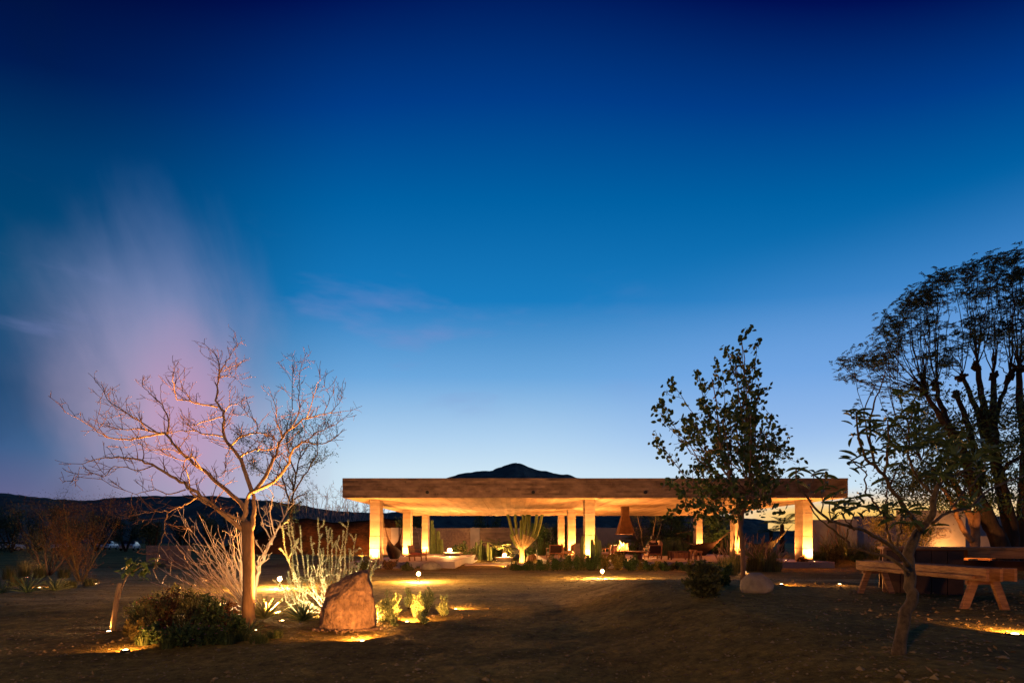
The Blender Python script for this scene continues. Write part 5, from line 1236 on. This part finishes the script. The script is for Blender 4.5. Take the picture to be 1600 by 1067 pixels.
# hammocks slung between columns
def hammock(label, a, b_, sag, m, width=.85, t0=.16, t1=.84, blanket=None):
    a = Vector(a); b_ = Vector(b_); th = thing('hammock', label, 'hammock', a); n = 22; side = (b_-a).cross(Vector((0, 0, 1))).normalized()
    def pt(t_): q = a.lerp(b_, t_); return q-Vector((0, 0, sag*(1-(abs(2*t_-1))**1.2)))
    V = []; Fc = []; nc = 9
    for i in range(n):
        t_ = t0+(t1-t0)*i/(n-1); w_ = width*(.08+.92*math.sin(math.pi*i/(n-1))**2.2); c_ = pt(t_)
        for j in range(nc):
            u = j/(nc-1)*2-1; V.append(tuple(c_+side*u*w_*.5+Vector((0, 0, .75*w_*u*u-.3*w_+rng.uniform(-.008, .008)))))
    for i in range(n-1):
        for j in range(nc-1): Fc.append((i*nc+j, i*nc+j+1, (i+1)*nc+j+1, (i+1)*nc+j))
    mb = MB(); mb.add(V, Fc); o = mb.build('cloth', m, th, smooth=True); so = o.modifiers.new('thick', 'SOLIDIFY'); so.thickness = .012
    mb = MB()
    for e, k in ((0, a), (n-1, b_)):
        for j in range(nc): mb.tube([V[e*nc+j], k], .006, 4)
    mb.build('cords', m, th)
    if blanket:
        mb = MB(); i0, i1 = 9, 15; mb.add([tuple(Vector(V[i*nc+j])+Vector((0, 0, .035))) for i in range(i0, i1) for j in range(nc)], [(i*nc+j, i*nc+j+1, (i+1)*nc+j+1, (i+1)*nc+j) for i in range(i1-i0-1) for j in range(nc-1)])
        o = mb.build('blanket', blanket, th, smooth=True); so = o.modifiers.new('thick', 'SOLIDIFY'); so.thickness = .02
hl = colx[0]
hammock('dark brown hammock hanging slack in a V between the two left columns', (hl+.25, 26.76, 2.45), (hl-.25, 33.88, 2.45), 2.1, cloth_dk, .85)
hammock('olive-brown hammock slung at the front right column', (colx[2]-.25, 26.9, 2.30), (colx[2]-1.2, 31.6, 1.9), 1.42, cloth_gr, .95)
hammock('dark hammock with a pale striped blanket left of the slim tree', (colx[2]-.25, 34.3, 2.2), (colx[2]-2.0, 40.9, 2.0), 1.55, cloth_dk, 1.2, blanket=cloth_pale)
MB().tube([(colx[2]-2.0, 40.9, 2.0), (colx[2]-.25, 41.3, 2.3)], .012, 5).build('rope', cloth_dk, None)
tag(bpy.data.objects['rope'], 'thin rope tying the blanket hammock to the back right column', 'rope')
# concrete bench blocks with lamps in the garden
def block(label, px, py, w_, d_=.9, h_=.38, at=None):
    g_ = at or G(px, py); th = thing('concrete_bench', label, 'bench', g_)
    MB().box((g_.x, g_.y, g_.z+h_*.8), (w_, d_, h_*.4)).build('seat_slab', floor_m, th, bevel=.015)
    MB().box((g_.x, g_.y, g_.z+h_*.3), (w_*.8, d_*.8, h_*.6)).build('base_block', wallsm_m, th); return g_, g_.z+h_
b1_ = block('concrete bench block carrying a bright globe lamp, left of the branching cactus', 788, 877, 1.5)
b2_ = block('low concrete block carrying a bright globe lamp near the left patio', 708, 876, 1.3, h_=.24, at=fl(708, 36))
# pale urns
for px_, py_, lb, h_ in [(902, 874, 'pale stone block lit white left of the front middle column', .85), (840, 870, 'slim pale marker post in the garden', .5)]:
    d_ = 29.5 if h_ > .8 else 46; g_ = fl(px_, d_) if h_ > .8 else on(px_, d_); th = thing('stone_block', lb, 'stone block', g_)
    MB().box((g_.x, g_.y, g_.z+h_/2), (.34, .3, h_), taper=.85).build('shaft', stone_m, th, bevel=.02); MB().box((g_.x, g_.y, g_.z+h_+.03), (.4, .36, .06)).build('cap', stone_m, th, bevel=.01)

# picnic table and benches on the right
zt = .5
tb_ = thing('picnic_table', 'heavy timber picnic table with a dark panelled end under the big tree', 'table', (6.36, 8.62, zt))
x0, x1, y0, y1 = 6.36, 10.6, 8.62, 9.55; ztop = EYE-8*8.6/F
for k in range(5):
    ya = y0+(y1-y0)*k/5; MB().box(((x0+x1)/2, ya+(y1-y0)/10, ztop-.022), (x1-x0, (y1-y0)/5-.012, .044)).build('top_plank', wood_l, tb_, bevel=.005)
MB().box(((x0+x1)/2+.54, y0+.03, ztop-.044-.065), (x1-x0-1.1, .05, .125)).build('apron_beam', wood_l, tb_, bevel=.004); MB().box(((x0+x1)/2+.02, y1-.045, ztop-.119), (x1-x0-.06, .05, .145)).build('apron_beam', wood_m, tb_)
for px0 in (x0+.02, x1-1.1):
    for k in range(5):
        zk = float(zg(px0, y0)); hh = (ztop-.19-zk)
        MB().box((px0+.10+k*.205, y0+.04, zk+hh/2+.04), (.198, .07, hh+.18)).build('panel_board', wood_dk, tb_, bevel=.004)
    MB().box((px0-.012, y0+.04, zt+(ztop-zt)/2-.03), (.05, .09, ztop-zt+.01)).build('edge_post', wood_l, tb_, bevel=.004)
    MB().box((px0+.5, y1-.2, zt+.3), (1.02, .07, ztop-zt-.2)).build('panel_board', wood_dk, tb_)
tb_.rotation_euler = (0, 0, R(-30))
bn_ = thing('timber_bench', 'weathered timber bench on splayed legs receding beside the picnic table, nearest the camera', 'bench', (6.0, 7.3, zt))
zb_ = .95
def bpt(t_, u): # t along, u across
    return (6.13+(5.88-6.13)*t_+u, 8.65+(6.12-8.65)*t_)
for k in range(3):
    u0 = -.25+k*.168
    a_ = bpt(-.03, u0+.08); c_ = bpt(1.03, u0+.08); mb = MB(); mb.bar((a_[0], a_[1], zb_), (c_[0], c_[1], zb_), .036, .158); q_ = mb.build('seat_plank', wood_l, bn_, bevel=.004)
for side in (-.235, .235):
    a_ = bpt(.02, side); c_ = bpt(.98, side); mb = MB(); mb.bar((a_[0], a_[1], zb_-.037), (c_[0], c_[1], zb_-.037), .036, .04); mb.build('side_rail', wood_l, bn_, bevel=.004)
for t_ in (.07, .93):
    for s_ in (-1, 1):
        a_ = bpt(t_, s_*.10); c_ = bpt(t_, s_*.27); zz = float(zg(c_[0], c_[1]))
        mb = MB(); mb.bar((c_[0], c_[1], zz-.03), (a_[0], a_[1], zb_-.02), .045, .092); mb.build('leg', wood_l, bn_, bevel=.004)
    a_ = bpt(t_, -.2); c_ = bpt(t_, .2); MB().bar((a_[0], a_[1]+.03, zb_-.11), (c_[0], c_[1]+.03, zb_-.11), .04, .05).build('cross_rail', wood_m, bn_)
b3_ = thing('timber_bench', 'dark bench tucked under the picnic table with blue dusk sheen on its seat', 'bench', (9, 8.3, zt))
for k in range(2): MB().bar((7.75+k*.085, 8.95+k*.147, .945), (10.6+k*.085, 7.3+k*.147, .945), .05, .16).build('seat_plank', wood_dk, b3_, bevel=.004)
MB().bar((7.8, 8.97, .90), (10.5, 7.41, .90), .06, .04).build('side_rail', wood_dk, b3_)
for t_ in (.08, .9):
    x_ = 7.75+2.85*t_; y_ = 8.95-1.65*t_
    for s_ in (-1, 1): MB().bar((x_+s_*.02, y_+.1+s_*.18, zt-.03), (x_, y_+.1+s_*.06, .925), .05, .1).build('leg', wood_dk, b3_)
t2_ = on(1528, 19); st = thing('small_table', 'low plank table with pale objects beyond the big picnic table', 'table', t2_)
for k in range(3): MB().box((t2_.x, t2_.y+k*.2, t2_.z+.74), (1.15, .19, .04)).build('top_plank', wood_l, st)
for sx in (-1, 1): MB().box((t2_.x+sx*.45, t2_.y+.2, t2_.z+.35), (.07, .5, .72)).build('leg', wood_m, st)
p_ = Vector((t2_.x-.3, t2_.y+.2, t2_.z+.762)); o_ = MB().lathe([(.16, 0), (.22, .06), (.19, .13), (.08, .16)], p_, 18).build('bowl', wallsm_m, None, smooth=True); tag(o_, 'pale upturned bowl on the small plank table', 'bowl')
ml = thing('mushroom_lamp', 'pale mushroom-shaped garden lamp standing by the forked orange trunks', 'lamp', (t2_.x+.05, t2_.y+.25, t2_.z+.762))
MB().lathe([(.10, 0), (.03, .02), (.03, .22)], ml.location, 14).build('stem', wallsm_m, ml); MB().lathe([(.03, .20), (.24, .22), (.20, .30), (.08, .35), (.01, .36)], ml.location, 20).build('cap', wallsm_m, ml, smooth=True)

# parked cars far left
def car(label, px, d_, paint, rz):
    c_ = on(px, d_); th = thing('parked_car', label, 'car', c_, None, rz)
    def add(name, mb, m, bevel=0, smooth=False):
        me = bpy.data.meshes.new(name); me.from_pydata(np.concatenate(mb.v).tolist(), [], mb.f); me.materials.append(m)
        if smooth: me.shade_smooth()
        o = bpy.data.objects.new(name, me); COL.objects.link(o); o.parent = th
        if bevel: b_ = o.modifiers.new('bevel', 'BEVEL'); b_.width = bevel; b_.segments = 3
        return o
    prof = [(-2.2, .35), (-2.25, .75), (-2.0, .95), (-1.55, 1.0), (-1.0, 1.42), (.5, 1.45), (1.15, 1.02), (2.0, .88), (2.25, .7), (2.25, .35)]
    V = [(x, s_*(.88 if z < 1.1 else .68), z) for s_ in (-1, 1) for x, z in prof]; n = len(prof)
    Fc = [tuple(range(n-1, -1, -1)), tuple(range(n, 2*n))]+[(i, (i+1) % n, n+(i+1) % n, n+i) for i in range(n)]
    mb = MB(); mb.add(V, Fc); add('body', mb, paint, .07, True)
    for s_ in (-1, 1):
        mb = MB(); mb.add([(-1.35, s_*.865, 1.03), (-.92, s_*.70, 1.37), (.42, s_*.70, 1.39), (.95, s_*.865, 1.05)], [(0, 1, 2, 3)]); o = add('side_window', mb, glass_m); so = o.modifiers.new('t', 'SOLIDIFY'); so.thickness = .05; so.offset = 0
    mb = MB(); mb.add([(.56, -.62, 1.43), (1.16, -.8, 1.06), (1.16, .8, 1.06), (.56, .62, 1.43)], [(0, 1, 2, 3)]); o = add('windscreen', mb, glass_m); so = o.modifiers.new('t', 'SOLIDIFY'); so.thickness = .06; so.offset = 0
    for x in (-1.4, 1.4):
        for s_ in (-1, 1):
            mb = MB(); mb.tube([(x, s_*.70, .33), (x, s_*.92, .33)], .33, 20); w__ = add('wheel', mb, tyre_m); mb = MB(); mb.tube([(x, s_*.90, .33), (x, s_*.935, .33)], .19, 14); r__ = add('rim', mb, wallsm_m)
    for s_ in (-1, 1): mb = MB(); mb.box((2.24, s_*.62, .72), (.06, .34, .14)); add('headlight', mb, wallsm_m, .02)
    return th
car('white parked car far off left, partly behind bare twigs', 203, 78, white_paint, R(-65))
car('white parked car cut by the left edge of the picture', 4, 72, white_paint, R(60))
car('dark parked car right of the white one at the left edge', 42, 78, dark_paint, R(10))
car('pale parked car glimpsed through the rusty bush', 96, 84, white_paint, R(-60))
car('pale parked car half hidden just left of the white one with bare twigs', 168, 86, white_paint, R(-70))

# ------------------------------------------------------------------ lamps
def spot(loc, target, power, size=110, blend=.9, rad=.06, col=WARM, parent=None, name='bulb'):
    l = bpy.data.lights.new(name, 'SPOT'); l.energy = power*LP; l.spot_size = R(size); l.spot_blend = blend; l.shadow_soft_size = rad; l.color = col
    o = bpy.data.objects.new(name, l); COL.objects.link(o); d_ = Vector(target)-Vector(loc); o.rotation_euler = d_.to_track_quat('-Z', 'Y').to_euler()
    o.location = Vector(loc)-(Vector(world_loc(parent)) if parent else Vector()); o.parent = parent; return o
def uplight(label, loc, target, power, size=110, blend=.9, col=WARM, group=None, lm=lens_m, r=.04, h=.012, rad=.05, name='ground_light'):
    loc = Vector(loc); th = thing(name, label, 'ground light', loc, group)
    MB().lathe([(r*1.2, -.03), (r*1.25, h*.6), (r*1.15, h), (r*.9, h), (r*.9, h-.01)], loc, 16).build('housing', metal_dk, th)
    MB().lathe([(r*.9, h-.012), (r*.6, h+.004), (r*.1, h+.01)], loc, 14).build('lens', lm, th, smooth=True)
    spot(loc+Vector((0, 0, h+.06)), target, power, size, blend, rad, col, th); return th
glow_strong = mat('strongly_lit_globe', (1, 0.8, 0.5), (1, 0.8, 0.5), emit=(1.0, 0.45, 0.115), estr=9500)
glow_soft = mat('softly_lit_globe', (1, 0.8, 0.5), (1, 0.8, 0.5), emit=(1.0, 0.5, 0.14), estr=2600)
def globe(label, loc, r=.07, group=None, stem=.12, name='globe_light', m=glow_m):
    loc = Vector(loc); th = thing(name, label, 'globe light', loc, group)
    MB().lathe([(r*.8, -.04), (r*.8, .02), (r*.35, .03), (r*.35, stem)], loc, 14).build('base', metal_dk, th)
    bmh = bmesh.new(); bmesh.ops.create_uvsphere(bmh, u_segments=20, v_segments=12, radius=r); me = bpy.data.meshes.new('globe'); bmh.to_mesh(me); bmh.free(); me.materials.append(m); me.shade_smooth()
    o = bpy.data.objects.new('globe', me); COL.objects.link(o); o.parent = th; o.location = (0, 0, stem+r*.9); return th
for px_, py_, lb in [(437, 919, 'bright globe light on the track right of the bare tree trunk'), (654, 909, 'bright globe light before the armchair on the left patio'), (941, 904, 'bright globe light before the columnar cacti, rightmost of the three')]:
    globe(lb, G(px_, py_), .05, stem=.23, m=glow_strong)
globe('globe lamp shining on the concrete bench block left of the branching cactus', (b1_[0].x, b1_[0].y, b1_[1]), .12, stem=.06, m=glow_soft); globe('globe lamp shining on the block near the left patio', (b2_[0].x-.25, b2_[0].y, b2_[1]), .12, stem=.06, m=glow_soft)
pos = ['left', 'middle', 'right']; dep = ['front', 'middle-row', 'back']
for r_, y_ in enumerate(coly):
    for c_, x_ in enumerate(colx):
        xo = .05 if c_ != 0 else -.02
        uplight('uplight at the foot of the %s %s column' % (dep[r_], pos[c_]), (x_+xo, y_-.50, ZF+.01), (x_+xo, y_+.10, ZF+3.2), [300, 285, 235][r_], 150, .75)
        if r_ < 2: uplight('second uplight behind the %s %s column' % (dep[r_], pos[c_]), (x_+(.5 if c_ < 2 else -.5), y_+1.15, ZF+.01), (x_+(.9 if c_ < 2 else -.9), y_+1.3, ZF+3.2), 135, 150, .8)
def gp(px, py, dz=0): v = G(px, py); v.z += dz; return v
uplight('light grazing the earth at the foot of the big boulder', gp(566, 1002), P(535, 940, dr+.5), 26, 150, .6, rad=.03)
uplight('light between the big boulder and the floodlit sage', gp(588, 972), P(583, 930, dr+.4), 44, 150, .6)
uplight('light under the pale middle sage clumps', gp(636, 972), P(652, 945, gp(650, 966).y), 44, 150, .6)
uplight('light at the right end of the bed throwing a streak on the sand', gp(712, 952), gp(760, 944), 13, 150, .6, rad=.02)
uplight('uplight right of the bare tree trunk aimed into its crown', gp(441, 970), P(335, 700, d0+.2), 520, 85, .9)
uplight('uplight in front bed aimed at the left limbs of the bare tree', gp(350, 948), P(270, 730, d0-.3), 230, 100, .9)
uplight('light behind the flower bed flooding the whitish bare shrub', gp(362, 940), P(335, 860, b0.y), 130, 140, .7, col=PALE)
uplight('light flooding the knotted white shrub right of the bare tree', gp(420, 957), P(428, 840, D2), 22, 120, .7, col=PALE)
uplight('light hidden behind the big boulder flooding the ocotillo', (b2.x-.1, b2.y-.75, b2.z), P(508, 880, b2.y+.1), 48, 150, .7, col=PALE)
uplight('small light washing the bare tree trunk foot', gp(399, 985), P(390, 900, d0+.1), 5, 80, .9, r=.03)
uplight('light at the foot of the wooden stake', gp(170, 987), P(182, 940, sb.y), 14, 150, .6)
uplight('light half buried in the earth at the left end of the flower bed', gp(196, 1016), gp(170, 990), 6, 160, .5, rad=.02)
uplight('light at the right side of the round boulder throwing a streak to the right', gp(1221, 913), gp(1270, 912), 7, 150, .6, rad=.02)
uplight('light in the dark foreground at the right edge', gp(1586, 992), P(1540, 925, 6.5), 9, 150, .6, rad=.02)
uplight('light beside the bench at its far end', gp(1312, 913), P(1400, 880, 8.4), 3, 130, .7)
uplight('ground light glowing at the branching cactus', Vector(cb)+Vector((.1, -0.8, 0)), c0+Vector((0, 0, 0.6)), 110, 90, .7)
uplight('ground light beneath the front planting left of the cacti', G(790, 885), G(760, 884), 40, 160, .6)
uplight('ground light glowing among the leaves left of the blanket hammock', on(1120, 43.2), P(1117, 840, 44), 90, 120, .8)
uplight('light behind the palm left of the branching cactus', on(776, 45), P(772, 840, 47), 18, 120, .8)
uplight('light washing the orange panel of the rendered wall', on(1494, 24.9), P(1490, 830, 26), 70, 150, .8)
uplight('light under the golden shrub', on(1405, 22.4), P(1402, 820, 24), 45, 110, .8)
uplight('light at the foot of the forked orange trunks', on(1518, 18.2), P(1520, 805, 20), 60, 110, .8)
uplight('light along the grey wall beside the front right column', on(1322, 30.4), P(1322, 835, 32), 45, 120, .8)
uplight('light at the foot of the rusty scrub bank', on(520, 47), P(520, 815, 58), 620, 120, .9)
uplight('second light at the foot of the rusty scrub bank', on(566, 48), P(562, 815, 58), 760, 120, .9)
uplight('light washing the garden wall behind the left columns', on(770, 50), P(770, 840, 52), 26, 140, .9)
uplight('light washing the garden wall behind the cactus row', on(722, 49.8), P(722, 840, 52), 34, 140, .9)
uplight('light washing the garden wall behind the left hammock', on(618, 50), P(618, 840, 52), 30, 140, .9)
uplight('light before the leafy tree at the pavilion side', on(1165, 22.5), P(1162, 760, 14), 60, 60, .8)
uplight('light at the front of the rusty palo verde', gp(150, 912), P(130, 860, G(126, 908).y), 7, 110, .8)
gg_ = 'tiny reddish lights in the far left bed'
for px_, py_ in [(42, 902), (64, 901)]:
    uplight('tiny reddish marker light glowing in the far left bed', gp(px_, py_), gp(px_, py_)+Vector((0, .3, 1)), 6, 150, .7, col=(1, .42, .2), group=gg_, lm=small_m, r=.06, name='marker_light')
uplight('light behind the lone agaves of the far left bed', gp(62, 918), P(60, 905, gp(62, 918).y+.8), 4, 140, .8)
pl = bpy.data.lights.new('fire_glow', 'POINT'); pl.energy = 120*LP; pl.color = (1, .45, .13); pl.shadow_soft_size = .25; po = bpy.data.objects.new('fire_glow', pl); COL.objects.link(po); po.parent = fpit; po.location = (0, 0, .95)

# unseen fill lantern added behind the viewer; it warms the camera side of the trunks, rock and bench
lp_ = thing('added_fill_lantern', 'added fill lantern standing unseen behind the viewpoint', 'lantern', (-5.0, -5.0, 0))
MB().tube([(-5.0, -5.0, -.1), (-5.0, -5.0, 4.0)], .04, 10).build('post', metal_dk, lp_); MB().lathe([(.02, 4.42), (.16, 4.34), (.17, 4.30)], (-5.0, -5.0, 0), 14).build('cap', metal_dk, lp_)
lg = MB().lathe([(.11, 4.0), (.13, 4.06), (.13, 4.26), (.11, 4.3)], (-5.0, -5.0, 0), 16).build('glass_shade', mat('fill_lantern_glass', (1, .8, .5), (1, .8, .5), emit=(1.0, .50, .15), estr=1500), lp_, smooth=True)

# fallen leaves and twigs in and around the beds
C = []; D = []
for cx_, cy_, sx_, sy_, n_ in [(-3.6, 8.2, 1.3, .9, 900), (-1.4, 8.6, 1.2, .8, 500), (3.2, 4.6, 1.4, 1.3, 700), (5.5, 10.5, 1.6, 1.6, 500), (7.5, 7.5, 1.8, 1.6, 500), (0, 8, 4.5, 3.5, 700), (-6, 7.5, 1.2, 1.0, 350)]:
    for _k in range(n_):
        x_, y_ = rng.gauss(cx_, sx_), rng.gauss(cy_, sy_)
        if y_ > 2.2: C.append((x_, y_, float(zg(x_, y_))+.012+0.03*noise.noise((x_*0.8, y_*0.8, 3)))); D.append((rng.gauss(0, 1), rng.gauss(0, 1), abs(rng.gauss(0, .22))))
leafcards('leaf_litter', C, D, nr.uniform(.025, .075, len(C)), nr.uniform(.01, .026, len(C)), mat('dead_leaf', (.34, .22, .09), (.13, .08, .035), 4, .9, island=True), None, up=(0, 0, 1.0))

# soil and chips banked against the foot of the big boulder
mb = MB()
for k in range(420):
    u_ = rng.random(); x_ = P(490+u_*104, 990, dr).x+rng.gauss(0, .04); y_ = dr-.06+rng.gauss(0, .09)+abs(u_-.5)*.25; s_ = rng.uniform(.006, .03)
    mb.add(octa*nr.uniform(.6, 1.2, (6, 3))*s_*np.array([1, 1, .65])+np.array([x_, y_, float(zg(x_, y_))+s_*.3+.012]), of)
mb.build('rock_chips', rock_m, kind='stuff')

# ---- labels: alike things of one group are told apart by their order across the picture
ORD = ['leftmost', 'second from the left', 'third from the left', 'fourth from the left', 'fifth from the left', 'sixth from the left', 'seventh from the left', 'eighth from the left', 'ninth from the left', 'tenth from the left',
       'eleventh from the left', 'twelfth from the left', 'thirteenth from the left', 'fourteenth from the left', 'fifteenth from the left', 'sixteenth from the left', 'seventeenth from the left', 'eighteenth from the left',
       'nineteenth from the left', 'twentieth from the left', 'twenty-first from the left', 'twenty-second from the left']
bpy.context.view_layer.update()
byg = {}
for o in scene.objects:
    if o.parent is None and o.get('group'): byg.setdefault((o['group'], o['label']), []).append(o)
for (g_, l_), os_ in byg.items():
    if len(os_) < 2: continue
    os_.sort(key=lambda o: o.location.x/max(.5, o.location.y))
    for i, o in enumerate(os_):
        t_ = ORD[i] if i < len(os_)-1 else 'rightmost'
        o['label'] = '%s of the %s' % (t_, g_)
for o in scene.objects:
    if o.parent is None and o.get('label') and len(o['label'].split()) > 16: print('LONG', o.name, len(o['label'].split()), o['label'])
